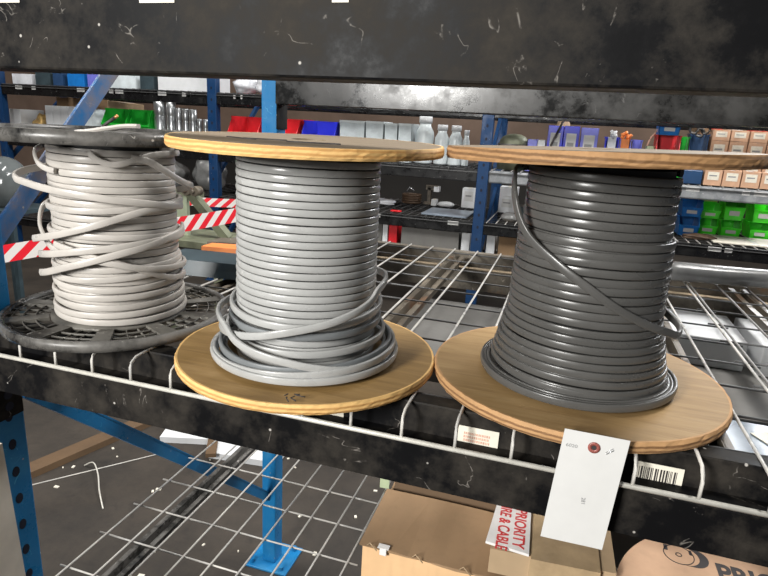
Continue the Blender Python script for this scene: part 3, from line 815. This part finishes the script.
tag(link('floor_litter', b, 'label'), 'scattered pale crumbs and chips of litter on the concrete floor', 'litter', kind='stuff')

# barrier tape behind the rack
def tapeobj(a, c, h, label, sag=.02):
    b = MB(); uvl = b.bm.loops.layers.uv.new('UVMap'); a, c = Vector(a), Vector(c); n = 24; L = (c-a).length
    nrm = Vector((0, 0, 1)).cross((c-a).normalized())*.0006
    rows = []
    for i in range(n+1):
        u = i/n; p = a.lerp(c, u)-Vector((0, 0, sag*4*u*(1-u)))
        rows.append([b.bm.verts.new(p+nrm*s+Vector((0, 0, z))) for s in (-1, 1) for z in (0, h)]+[u*L])
    for i in range(n):
        p, q = rows[i], rows[i+1]
        for ids, vv in (((0, 1), (0, h)), ((2, 3), (0, h)), ((0, 2), (0, 0)), ((1, 3), (h, h))):
            f = b.bm.faces.new((p[ids[0]], q[ids[0]], q[ids[1]], p[ids[1]]))
            for lp, uv in zip(f.loops, ((p[4], vv[0]), (q[4], vv[0]), (q[4], vv[1]), (p[4], vv[1]))): lp[uvl].uv = uv
    return tag(link('barrier_tape', b, 'barrier', recalc=False), label, 'barrier tape', 'barrier tapes')
tapeobj((-2.52, 1.45, -.385), (-1.95, 2.13, -.265), .075, 'red and white striped barrier tape section at the left photo edge, behind the blue brace', sag=0)
tapeobj((-1.755, 1.95, -.213), (-1.60, 3.27, -.215), .075, 'red and white striped barrier tape section between the white and light grey spools', sag=.004)
tapeobj((-3.6, 4.15, -.40), (-2.50, 4.62, -.43), .075, 'distant red and white tape above the nearer one, left of the light grey spool')

# olive machine frame and smoky ball in the aisle
om = thing('machine_frame', (-2.3, 3.1, FZ), 'olive green metal machine frame standing in the aisle behind the barrier tape', 'machine')
b = MB(); b.bar((-2.45, 3.15, -.145), (-2.18, 3.2, -.16), .05, .035); b.bar((-2.24, 3.14, -.13), (-2.0, 3.2, -.42), .05, .06, (0, 1, 0)); b.bar((-2.5, 3.1, -.15), (-2.42, 3.1, -.42), .02, .02, (0, 1, 0))
b.box(-2.6, -1.95, 3.0, 3.4, -.46, -.42)
for x in (-2.58, -2.0):
    for y in (3.03, 3.36): b.box(x, x+.04, y, y+.04, FZ, -.46)
link('frame', b, 'olive', om)
b = MB(); b.box(-2.40, -2.27, 3.16, 3.19, -.42, -.17); link('panel', b, 'olive2', om)
for x in (-2.43, -2.22, -2.16):
    b = MB(); b.tube([(x, 3.08, -.125), (x, 3.14, -.125)], .030, 14); b.tube([(x, 3.05, -.125), (x, 3.08, -.125)], .012, 8); link('roller', b, 'channel', om)
b = MB(); b.blob((-3.80, 3.2, -.22), (.165, .165, .19), 4, .02, 4)
bl_ = link('plastic_globe', b, 'ball')
tag(bl_, 'smoky round plastic globe at the left edge, behind the blue brace', 'globe')
st = thing('globe_stand', (-3.8, 3.2, FZ), 'dark stand carrying the smoky plastic globe', 'stand')
b = MB(); b.box(-4.05, -3.55, 3.0, 3.4, -.40, -.372)
for x in (-4.03, -3.59):
    for y in (3.02, 3.36): b.box(x, x+.03, y, y+.03, FZ, -.40)
link('table_top', b, 'teal', st)

# ------------------------------------------------------------------ background rack
BY = 4.75; posts = [-5.60, -3.115, -.645, 1.85]
bk = thing('pallet_rack', (posts[0], BY, FZ), 'far storage rack with navy uprights and loaded wire shelves across the aisle', 'pallet rack')
for x in posts:
    for y in (BY, BY+1.0):
        post(x-.045, x+.045, y, y+.07, FZ+.008, 1.0, bk, 'navy', 'y', y == BY, hole_r=.012, pitch=.1, zr=(-.55, .75)); footplate(x-.045, x+.045, y, y+.07, bk, 'navy')
    for za, zb in ((-.9, -.2), (-.2, .6)):
        b = MB(); b.bar((x, BY+.07, za), (x, BY+1.0, zb), .03, .04, (0, 0, 1)); link('diagonal_brace', b, 'navy', bk)
levels = [.535, .035, -.385, -.80]
dnames = {0: 'left', 1: 'middle', 2: 'right'}
lvn = ['top', 'second', 'third', 'lowest']
for bi in range(3):
    xa, xb = posts[bi]+.045, posts[bi+1]-.045
    for li, z in enumerate(levels):
        for fr, y in ((1, BY+.01), (0, BY+1.0)):
            b = MB(); b.box(xa, xb, y, y+.05, z-.105, z-.008, bev=.012 if (bi == 2 and li == 1) else .004)
            bb = link('beam', b, 'lit_beam' if (bi == 2 and li == 1 and fr) else 'black_r', bk)
            if fr:
                rnd = random.Random(bi*10+li)
                for k in range(5 if li else 9):
                    x = rnd.uniform(xa+.1, xb-.2); sticker(x, x+rnd.choice((.05, .09)), z-.050, z-.018, y, bb, 'paper', 'shelf_label')
        t = thing('wire_deck', (xa, BY, z), f'dark wire shelf deck of the far rack, {dnames[bi]} bay, {lvn[li]} level', 'wire deck', 'far rack decks')
        b = MB()
        k = xa+.02
        while k < xb-.02: b.box(k, k+.006, BY+.0, BY+1.05, z-.006, z); k += .075
        link('lengthwise_wires', b, 'wire_dark' if bi < 2 else 'wire', t)
        b = MB()
        for k in range(10): b.box(xa, xb, BY+.03+k*.108, BY+.036+k*.108, z-.0075, z-.0062)
        b.box(xa, xb, BY+.001, BY+.009, z-.03, z-.024)
        link('crosswise_wires', b, 'wire_dark', t)

GR = {}
def bin_mesh(w, d, h, mat, parent, name='body'):
    """hopper-front storage bin, front towards -y, base centre at origin"""
    b = MB(); t = .006; k = .86
    def wall(p):  b.hexa(*p)
    w0, w1 = w*k/2, w/2
    b.box(-w0, w0, -d*.45, d*.45, 0, t)
    for s in (-1, 1):
        o0, o1 = s*w0, s*w1; i0, i1 = o0-s*t, o1-s*t
        b.hexa([(o0, -d*.45, 0), (o0, d*.45, 0), (i0, d*.45, 0), (i0, -d*.45, 0)], [(o1, -d*.28, h), (o1, d*.5, h), (i1, d*.5, h), (i1, -d*.28, h)])
        b.hexa([(o0, -d*.45, 0), (o0, -d*.2, 0), (i0, -d*.2, 0), (i0, -d*.45, 0)], [(o1*.97, -d*.5, h*.55), (o1, -d*.26, h*.98), (i1, -d*.26, h*.98), (i1*.97, -d*.5, h*.55)])
        b.box(min(o1, o1+s*.006), max(o1, o1+s*.006), -d*.28, d*.5, h-.012, h)
    b.hexa([(-w0, -d*.45, 0), (w0, -d*.45, 0), (w0, -d*.45+t, 0), (-w0, -d*.45+t, 0)], [(-w1*.97, -d*.5, h*.55), (w1*.97, -d*.5, h*.55), (w1*.97, -d*.5+t, h*.55), (-w1*.97, -d*.5+t, h*.55)])
    b.hexa([(-w0, d*.45-t, 0), (w0, d*.45-t, 0), (w0, d*.45, 0), (-w0, d*.45, 0)], [(-w1, d*.5-t, h), (w1, d*.5-t, h), (w1, d*.5, h), (-w1, d*.5, h)])
    b.box(-w1*.97, w1*.97, -d*.5-.006, -d*.5+t, h*.50, h*.56)
    link(name, b, mat, parent, world=False)
    b = MB(); b.box(-w0*.55, w0*.55, -d*.475-.008, -d*.475-.004, h*.20, h*.40); link('card_slot', b, 'paper' if w < .2 else mat, parent, world=False)
def bin_(x0, x1, y, z, h, mat, label, group, cat='bin', d=None, name='storage_bin'):
    key = ('bin', round(x1-x0, 2), round(h, 2), mat, d)
    if key in GR:
        o = dup(GR[key]); o.location = ((x0+x1)/2, y, z); o['label'] = label; o['group'] = group; return o
    o = thing(name, ((x0+x1)/2, y, z), label, cat, group); bin_mesh(x1-x0-.006, d or (x1-x0)*1.15, h, mat, o); GR[key] = o; return o
def carton(x0, x1, y0, y1, z0, z1, mat, label, group=None, lab=None, name='carton', cat='box', rot=0):
    o = thing(name, ((x0+x1)/2, (y0+y1)/2, z0), label, cat, group)
    b = MB(); b.box(x0, x1, y0, y1, z0+.0005, z1, bev=.003); link('body', b, mat, o)
    b = MB(); b.box((x0+x1)/2-.012, (x0+x1)/2+.012, y0, y1, z1, z1+.0008); link('sealing_tape', b, 'tapew' if mat != 'whitep' else 'label', o)
    if lab:
        w, h = x1-x0, z1-z0
        b = MB(); b.box(x0+w*.18, x0+w*.82, y0-.0012, y0-.0002, z0+h*.35, z0+h*.85); l = link('label', b, lab, o)
        b = MB()
        b.box(x0+w*.26, x0+w*.70, y0-.0020, y0-.0014, z0+h*.58, z0+h*.66)
        link('print', b, 'greyink', l)
    if rot: o.rotation_euler.z = rot
    return o
def lathe_thing(name, x, y, z, prof, mat, label, cat, group=None, cap=None, n=28):
    o = thing(name, (x, y, z), label, cat, group)
    link('body', MB().lathe(prof, n=n), mat, o, world=False)
    if cap: link('cap', MB().lathe(cap[0], n=n), cap[1], o, world=False)
    return o
Z1 = .0355
# left bay, main level (items in order from the left)
Yb = 4.93
carton(-5.70+.02, -5.535, Yb, Yb+.3, Z1, .29, 'whitep', 'white carton at the left end of the far shelf, next to the navy upright', lab=None)
b = MB(); b.blob((-5.36, 5.05, .115), (.10, .10, .12), 9, .22, 3)
tag(link('wrapped_parts', b, 'gold'), 'crumpled gold-brown wrapped parts between two white cartons on the far shelf', 'parts')
carton(-5.42, -4.98, 5.30, 5.60, Z1, .44, 'card', 'big plain brown carton at the back of the far shelf, upper left')
for k in range(3):
    carton(-5.20+.098*k, -5.20+.098*k+.094, Yb, Yb+.3, Z1, .344, 'whitep', ['first', 'middle', 'last'][k]+' of three upright white cartons left of the blue brace', 'upright white cartons')
b = MB(); b.blob((-4.60, 5.02, .185), (.145, .13, .16), 12, .10, 3)
tag(link('clear_bag', b, 'clearp'), 'bulging clear plastic bag left of the green bins on the far shelf', 'bag')
c_ = carton(-4.80, -4.53, 5.35, 5.6, .30, .42, 'cardp', 'small pale cardboard box above the clear bag, right of the brace'); c_.rotation_euler.y = .08
carton(-4.84, -4.50, 5.32, 5.63, Z1, .285, 'cardd', 'dark carton beneath the small pale box on the far shelf')
bin_(-4.42, -4.125, 5.0, Z1, .315, 'green', 'left one of two dark green bins on the far shelf', 'dark green bins')
bin_(-4.12, -3.89, 5.0, Z1, .315, 'green', 'right one of two dark green bins, beside the silver cans', 'dark green bins')
def can(x, r, h, lab):
    lathe_thing('metal_can', x, 4.98, Z1, [(0, 0), (r*.95, 0), (r, .006), (r, h*.62), (r*.93, h*.64), (r*.93, h*.68), (r, h*.70), (r, h-.01), (r*.85, h-.004), (r*.85, h-.02), (0, h-.02)], 'silver', lab, 'can', 'silver metal cans')
can(-3.838, .060, .410, 'largest silver can, touching the green bin')
can(-3.712, .044, .405, 'second silver can from the green bin')
can(-3.628, .030, .355, 'slim silver can, third from the green bin')
can(-3.552, .031, .352, 'slim silver can, fourth from the green bin')
can(-3.470, .037, .350, 'silver can, last of the taller row beside the short ones')
for k, (x, l) in enumerate(((-3.400, 'short silver can nearest the tall cans'), (-3.335, 'short silver can in the middle of its trio'), (-3.265, 'short silver can next to the navy upright'))):
    can(x, .024, .265, l)
# middle bay, main level
bin_(-3.01, -2.69, 5.0, Z1, .305, 'red', 'red plastic bin left of the blue post', 'red bins', d=.35)
bin_(-2.63, -2.31, 5.0, Z1, .305, 'red', 'red plastic bin right of the blue post', 'red bins', d=.35)
bin_(-2.28, -1.955, 5.0, Z1, .300, 'bluep', 'royal blue plastic bin between the red bin and frosted tubs', 'blue bins', d=.35)
for k, (xa, xb, zt, l) in enumerate(((-1.94, -1.705, .355, 'long frosted tub next to the royal blue bin'), (-1.70, -1.535, .358, 'second frosted tub from the blue bin'), (-1.53, -1.412, .350, 'third frosted tub from the blue bin'), (-1.408, -1.29, .354, 'frosted tub next to the tall bottle'))):
    o = thing('frosted_tub', ((xa+xb)/2, 5.02, Z1), l, 'tub', 'frosted tubs')
    w = (xb-xa)/2-.004; b = MB()
    b.hexa([(-w*.92, -.12, 0), (w*.92, -.12, 0), (w*.92, .12, 0), (-w*.92, .12, 0)], [(-w, -.13, zt-Z1-.02), (w, -.13, zt-Z1-.02), (w, .13, zt-Z1-.02), (-w, .13, zt-Z1-.02)]); link('body', b, 'clearp', o, world=False)
    b = MB(); b.box(-w-.003, w+.003, -.134, .134, zt-Z1-.022, zt-Z1, bev=.003); link('lid', b, 'clearp2', o, world=False)
def bottle(x, r, h, lab):
    nk = min(.35*r+.03, r*.62)
    lathe_thing('plastic_bottle', x, 5.0, Z1, [(0, 0), (r*.94, 0), (r, .01), (r, h*.60), (r*.94, h*.68), (nk, h*.80), (nk, h*.86), (0, h*.86)], 'clearp2', lab, 'bottle', 'frosted bottles',
        cap=([(0, h), (nk*1.12, h), (nk*1.15, h*.99), (nk*1.15, h*.862), (0, h*.862)], 'whitep'))
bottle(-1.20, .078, .385, 'tallest frosted bottle, right of the tubs')
bottle(-1.05, .060, .325, 'second frosted bottle from the tubs')
bottle(-.932, .058, .325, 'third frosted bottle from the tubs')
bottle(-.842, .030, .292, 'smallest frosted bottle, next to the navy uprights')
# right bay, main level
def dome():
    o = thing('covered_dish', (-.45, 5.0, Z1), 'dark olive dome right of the navy uprights', 'cover')
    link('body', MB().lathe([(0, .285), (.05, .28), (.09, .262), (.115, .23), (.12, .2), (.12, 0), (0, 0)], n=32), 'olive', o, world=False)
    link('rim', MB().lathe([(.12, .205), (.128, .205), (.128, .190), (.12, .190)], n=32, closed=True), 'blackplas', o, world=False)
dome()
carton(-.335, -.262, 4.9, 5.1, Z1, .285, 'bluep2', 'small violet-blue carton beside the dark dome', 'small blue cartons')
carton(-.258, -.20, 4.9, 5.1, Z1, .283, 'whitep', 'small white carton between blue cartons on the far shelf')
for k, (xa, xb, zt, m, l) in enumerate(((-.188, -.072, .398, 'bluep', 'left of three tall blue cartons on the far shelf'), (-.068, .048, .400, 'bluep', 'middle of three tall blue cartons on the far shelf'), (.060, .186, .393, 'bluep2', 'right, palest of three tall blue cartons on the far shelf'))):
    carton(xa, xb, 4.9, 5.15, Z1, zt, m, l, 'tall blue cartons', lab='paper')
b = MB(); b.tube([(-.22, 4.84, Z1), (-.14, 4.86, .29), (-.085, 4.87, .43)], .008, 8)
tag(link('dark_rod', b, 'ink'), 'thin dark rod leaning against the tall blue cartons', 'rod')
b = MB(); b.blob((-.09, 5.25, .22), (.07, .06, .28), 3, .1)
tag(link('brown_bundle', b, 'cardp'), 'brown bundle standing behind the tall blue cartons', 'bundle')
for k, (xa, xb, h, l) in enumerate(((.238, .342, .300, 'left of three small blue bins, filled with white fittings'), (.345, .430, .290, 'middle of three small blue bins, filled with orange fittings'), (.434, .508, .290, 'right one of three small blue bins, nearly empty'))):
    bin_(xa, xb, 4.92, Z1, h, ['bluep', 'bluep2', 'bluep2'][k], l, 'small blue bins')
for x, z, m, l in ((.29, .345, 'whitep', 'white fittings heaped in the left small blue bin'), (.385, .335, 'orange', 'orange fittings heaped in the middle small blue bin')):
    b = MB(); rnd = random.Random(int(x*1000))
    for k in range(9):
        p = Vector((x+rnd.uniform(-.033, .033), 4.93+rnd.uniform(-.03, .03), z+rnd.uniform(-.02, .025)))
        b.tube([p, p+Vector((rnd.gauss(0, .012), rnd.gauss(0, .012), .02))], .012, 8)
    b.box(x-.03, x+.03, 4.90, 4.96, Z1+.01, z-.01)
    tag(link('pipe_fittings', b, m), l, 'fittings', kind='stuff')
b = MB(); b.tube([p for p in spl([(.53, 4.95, Z1), (.55, 4.95, .30), (.60, 4.96, .40), (.625, 4.97, .50)], 6)], .006, 8)
tag(link('pink_string', b, 'pinkink'), 'pale pink cord rising beside the red bin', 'cord')
bin_(.595, .765, 4.93, Z1, .335, 'red', 'red bin below an azure bin, right of the small blue bins', 'red bins')
bin_(.590, .750, 4.94, Z1+.3355, .135, 'bluebin', 'azure bin stacked on the red bin', 'azure bins')
b = MB(); b.box(.54, .595, 4.9, 4.98, Z1, .285, bev=.004); tag(link('small_carton', b, 'tagg'), 'small yellow-green carton at the foot of the pink cord', 'box')
bin_(.765, .825, 4.93, Z1, .330, 'green', 'narrow green bin right of the red bin', 'narrow green bins')
bin_(.825, .955, 4.96, Z1, .355, 'navyp', 'navy bin full of black coiled fittings', 'navy bins')
o = thing('coiled_hose', (.89, 4.98, .39), 'black coiled hose fittings on top of the navy bin', 'hose')
b = MB()
for k, (cx, cz) in enumerate(((-.035, .03), (.01, .012), (.045, .035))):
    b.tube([(cx+.028*math.cos(a*PI/8), .01*k, cz+.028*math.sin(a*PI/8)) for a in range(17)], .008, 8)
link('loops', b, 'blackplas', o, world=False)
rows = ['left', 'middle', 'right']
for j, (za, zb, rn) in enumerate(((Z1, .192, 'lower'), (.193, .349, 'second'), (.350, .428, 'upper'))):
    for k in range(4):
        xa = .975+k*.122
        o = carton(xa, xa+.115, 4.93, 5.12, za, zb, 'cardin', f'tan labelled carton, {["first","second","third","fourth"][k]} from the left in the {rn} row of the carton stack', 'tan labelled cartons', lab='label')
b = MB(); b.box(1.10, 1.18, 5.0, 5.1, .430, .49, bev=.004); tag(link('pink_packet', b, 'tapew'), 'white and pink packet on top of the tan carton stack', 'packet')
b = MB(); b.box(.975, 1.05, 5.0, 5.08, .430, .475, bev=.004); tag(link('red_packet', b, 'redflat'), 'small red packet at the left end on top of the carton stack', 'packet')
b = MB(); b.box(1.23, 1.45, 5.0, 5.1, .430, .495, bev=.004); tag(link('red_carton', b, 'redflat'), 'long red carton on top of the tan carton stack', 'box')
carton(.94, 1.50, 5.2, 5.6, Z1, .47, 'card', 'large brown carton behind the tan carton stack')
# row right at the shelf front above the grey beam
for k in range(4):
    xa = .942+k*.121
    carton(xa, xa+.114, 4.77, 4.925, Z1, .150, 'cardin', f'front tan carton above the grey beam, {["first","second","third","fourth"][k]} from the dark spool', 'front tan cartons', lab='label')
b = MB(); b.box(.80, .93, 4.77, 4.90, Z1, .138, bev=.008); tag(link('navy_box', b, 'navyp'), 'navy box at the shelf front left of the front tan cartons', 'box')
# right bay, third level bins
Z2 = -.3845; Y2 = 5.38
def gb(xa, xb, z, h, m, l, g, y=Y2): bin_(xa, xb, y, z, h, m, l, g, d=.24)
gb(.885, 1.045, Z2, .150, 'bluebin', 'lower azure bin beside the dark spool', 'azure bins', 5.2)
gb(.885, 1.045, Z2+.1505, .130, 'bluebin', 'upper azure bin beside the dark spool', 'azure bins', 5.2)
gb(1.055, 1.215, Z2, .130, 'lime', 'bottom bin of the left lime green stack', 'lime green bins')
gb(1.055, 1.215, Z2+.1305, .115, 'lime', 'top bin of the left lime green stack', 'lime green bins')
gb(1.225, 1.385, Z2, .130, 'lime', 'bottom bin of the middle lime green stack', 'lime green bins')
gb(1.225, 1.385, Z2+.1305, .190, 'lime', 'tall top bin of the middle lime green stack', 'lime green bins')
gb(1.43, 1.59, Z2, .130, 'lime', 'bottom bin of the right lime green stack', 'lime green bins')
gb(1.43, 1.59, Z2+.1305, .180, 'lime', 'tall top bin of the right lime green stack', 'lime green bins')
carton(1.10, 1.24, 5.58, 5.72, Z2, -.09, 'cardo', 'orange-brown carton behind the left lime green stack')
carton(1.385, 1.43, 5.52, 5.6, Z2, -.10, 'cardin', 'slim brown carton between the middle and right lime green stacks')
# middle bay, third level
def coil(x, y, z):
    o = thing('wire_coil', (x, y, z), 'brown coil of wire on the far middle shelf', 'coil')
    b = MB()
    for k in range(4): b.lathe([(.085+.012*math.cos(a), .012+.022*k+.012*math.sin(a)) for a in [i*PI/3 for i in range(6)]], n=28, closed=True)
    link('turns', b, 'brown', o, world=False)
    b = MB(); b.tube([(-.06, 0, .10), (-.03, .01, .15), (.02, 0, .12)], .006, 6); link('loose_end', b, 'steel', o, world=False)
coil(-1.42, 5.55, Z2)
o = thing('bench_vice', (-1.24, 5.6, Z2), 'grey clamp-like tool with a white box on the far middle shelf', 'tool')
b = MB(); b.box(-.03, .0, -.03, .03, 0, .16); b.box(-.05, .06, -.03, .03, .14, .18); b.box(-.06, .04, -.05, .05, 0, .02); link('body', b, 'channel', o, world=False)
b = MB(); b.box(.03, .08, -.04, .04, .125, .175); link('white_head', b, 'whitep', o, world=False)
b = MB(); b.blob((-1.07, 5.5, Z2+.022), (.085, .05, .028), 5, .06); tag(link('white_packet', b, 'whitep'), 'small flat white packet on the far middle shelf', 'packet')
carton(-1.21, -1.16, 5.48, 5.56, Z2, -.325, 'whitep', 'tiny white carton beside the flat white packet')
carton(-.93, -.80, 5.55, 5.68, Z2, -.20, 'whitep', 'white carton on the far middle shelf beside the navy upright', lab='paper')
b = MB(); b.box(-1.15, -.76, 4.85, 5.28, Z2, Z2+.012, bev=.002); tag(link('glass_sheet', b, 'blueg'), 'grey-green sheet lying on the far middle shelf', 'sheet')
b = MB(); b.box(-1.42, -1.33, 4.84, 4.88, Z2, Z2+.012, bev=.003); tag(link('red_strap', b, 'red'), 'small red strap lying at the far middle shelf edge', 'strap')
b = MB(); b.blob((-1.66, 5.3, Z2+.02), (.16, .1, .03), 7, .15); tag(link('film_scrap', b, 'bagw'), 'flattened white plastic scrap beside the wire coil', 'scrap')
# right bay third level, left part
carton(-.57, -.42, 5.45, 5.6, Z2, -.235, 'whitep', 'lower white carton between the navy uprights and the dark spool', 'stacked white cartons', lab='paper')
carton(-.57, -.41, 5.45, 5.6, -.234, -.150, 'whitep', 'upper white carton of the pair between uprights and dark spool', 'stacked white cartons')
carton(-.38, -.27, 5.3, 5.5, Z2, -.30, 'teal', 'low dark box with pale top beside the white cartons')
carton(-.24, -.05, 5.35, 5.6, Z2, -.12, 'card', 'brown carton half hidden behind the dark spool')
b = MB(); b.blob((-.42, 4.98, Z2+.03), (.075, .09, .04), 6, .08); tag(link('grey_lump', b, 'bag'), 'grey wrapped lump at the front of the far right shelf', 'packet')
b = MB(); b.blob((1.02, 4.95, Z2+.02), (.12, .05, .022), 2, .2); tag(link('brown_rag', b, 'brown'), 'dark rag in front of the azure bins', 'rag')
carton(1.10, 1.70, 4.84, 5.22, Z2, -.372, 'label', 'flat cream sheet of card in front of the lime green bins')
# left bay / third level: plastic bags around the upright
for i, (x, y, z, s, m, l) in enumerate(((-3.82, 5.1, -.262, (.16, .16, .15), 'bag', 'grey plastic bag, left of the pair beside the navy upright'), (-3.42, 5.15, -.238, (.16, .16, .18), 'bag', 'taller grey plastic bag touching the navy upright'), (-2.90, 5.1, -.270, (.14, .14, .14), 'bagw', 'whitish plastic bag right of the navy upright'), (-4.25, 5.15, -.238, (.14, .14, .18), 'bagw', 'whitish bag behind the off-white cable spool'))):
    b = MB(); b.blob((x, y, z), s, 20+i, .12, 4); tag(link('plastic_bag', b, m), l, 'bag', 'plastic bags on the far shelf')
bin_(-2.86, -2.68, 5.4, Z2, .12, 'green', 'dim green bin behind the whitish bag', 'dark green bins', d=.2)
# fourth level
carton(-1.30, -.80, 4.80, 5.25, -.7995, -.50, 'greyb', 'dark grey flat case on the lowest far shelf', name='flat_case', cat='case')
b = MB(); b.box(-1.26, -.86, 4.90, 5.10, -.499, -.488, bev=.002); tag(link('white_sheet', b, 'whitep'), 'white sheet on top of the dark grey case', 'paper')
b = MB(); b.box(-1.05, -.98, 4.86, 4.95, -.487, -.475, bev=.002); tag(link('yellow_tag', b, 'yellow'), 'yellow tag on the white sheet over the grey case', 'tag')
carton(-1.42, -1.345, 4.82, 5.1, -.7995, -.485, 'red', 'upright dark red binder left of the grey case', name='binder', cat='binder')
carton(-1.475, -1.43, 4.82, 5.1, -.7995, -.485, 'whitep', 'upright white binder left of the red one', name='binder', cat='binder')
carton(-1.62, -1.48, 4.82, 5.1, -.7995, -.485, 'greyb', 'upright grey binder beside the white binder', name='binder', cat='binder')
carton(-.78, -.71, 4.82, 5.1, -.7995, -.50, 'whitep', 'narrow white carton left of the navy upright, lowest shelf')
carton(-.57, -.50, 4.82, 5.0, -.7995, -.46, 'whitep', 'narrow white carton right of the navy upright, lowest shelf')
carton(-.47, -.33, 4.82, 5.1, -.7995, -.48, 'card', 'brown carton on the lowest far shelf')
carton(-.31, -.10, 4.82, 5.1, -.7995, -.47, 'greyb', 'dark grey carton on the lowest far shelf near the dark spool')
# top level, left and middle bay: pale wrapped goods
ZT = .5355
rnd = random.Random(42)
specs = [(-5.50, -5.25, 'bagw', .10), (-5.20, -5.02, 'teal', .12), (-4.98, -4.86, 'navyp', .13), (-4.80, -4.60, 'bluebin', .13), (-4.56, -4.42, 'bluep2', .14), (-4.35, -4.0, 'clearp', .13), (-3.95, -3.80, 'teal', .12), (-3.75, -3.20, 'whitep', .16)]
for k, (xa, xb, m, h) in enumerate(specs):
    carton(xa, xb, 4.85, 5.2, ZT, ZT+h, m, f'{["pale","dark","navy","blue","violet","frosted","black","long white"][k]} package in the row on the far top shelf', 'packages on the far top shelf')
for k, (xa, xb) in enumerate(((-3.02, -2.80), (-2.78, -2.58), (-2.55, -2.3))):
    b = MB(); b.blob(((xa+xb)/2, 5.0, ZT+.075), ((xb-xa)/2, .12, .09), 60+k, .15)
    tag(link('white_bag', b, 'bagw'), ['white bag nearest the navy upright on the far top shelf', 'middle white bag on the far top shelf', 'white bag nearest the blue post on the far top shelf'][k], 'bag', 'white bags on the far top shelf')

# ------------------------------------------------------------------ camera
R_ = [(0.9527832797307016, 0.29887571132554586, 0.05364075917859968), (-0.1289879135608017, 0.2384453338723842, 0.9625517860924253), (-0.274892961024539, 0.9240222572720508, -0.265738081661295)]
cam = bpy.data.cameras.new('camera'); co = bpy.data.objects.new('camera', cam); COL.objects.link(co)
m = Matrix.Identity(4)
for i in range(3): m[i][0] = R_[0][i]; m[i][1] = R_[1][i]; m[i][2] = -R_[2][i]
m.translation = Vector((0, 0, .31575825))
co.matrix_world = m
cam.sensor_width = 36; cam.sensor_fit = 'HORIZONTAL'; cam.lens = 583.089/768*36; cam.clip_start = .02
SC.camera = co

# ------------------------------------------------------------------ light
w = bpy.data.worlds.new('world'); SC.world = w; w.use_nodes = True
bg = w.node_tree.nodes['Background']; bg.inputs[0].default_value = (.86, .93, 1, 1); bg.inputs[1].default_value = .10
def area(name, loc, target, size, power, col=(1, 1, 1), sy=None):
    l = bpy.data.lights.new(name, 'AREA'); l.energy = power; l.color = col; l.shape = 'RECTANGLE'; l.size = size; l.size_y = sy or size
    o = bpy.data.objects.new(name, l); COL.objects.link(o); o.location = loc
    o.rotation_euler = (Vector(target)-Vector(loc)).to_track_quat('-Z', 'Y').to_euler()
    return o
area('daylight_doorway', (-1.25, -1.9, .95), (-.4, .7, .1), .6, 160, (1, .985, .95), .8)
area('far_skylight', (3.2, 7.6, 3.0), (.1, .7, 0), 2.2, 330, (.96, .98, 1), 1.6)
area('ceiling_lamp', (-.2, 2.9, 3.2), (-.3, 2.7, -1), .4, 30, (1, .98, .95), 2.4)
area('ceiling_lamp', (-2.5, 2.6, 4.4), (-2.5, 5.0, 0), .5, 220, (1, .98, .95), 3)
area('ceiling_lamp', (1.4, 2.6, 4.2), (1.2, 5.0, 0), .5, 380, (1, .98, .95), 3)
area('ceiling_lamp', (-5.2, 2.6, 4.4), (-4.8, 5.0, 0), .5, 170, (1, .98, .95), 3)

SC.view_settings.view_transform = 'Standard'; SC.view_settings.look = 'None'
SC.view_settings.gamma = 1; SC.view_settings.use_curve_mapping = False
SC.view_settings.exposure = 0
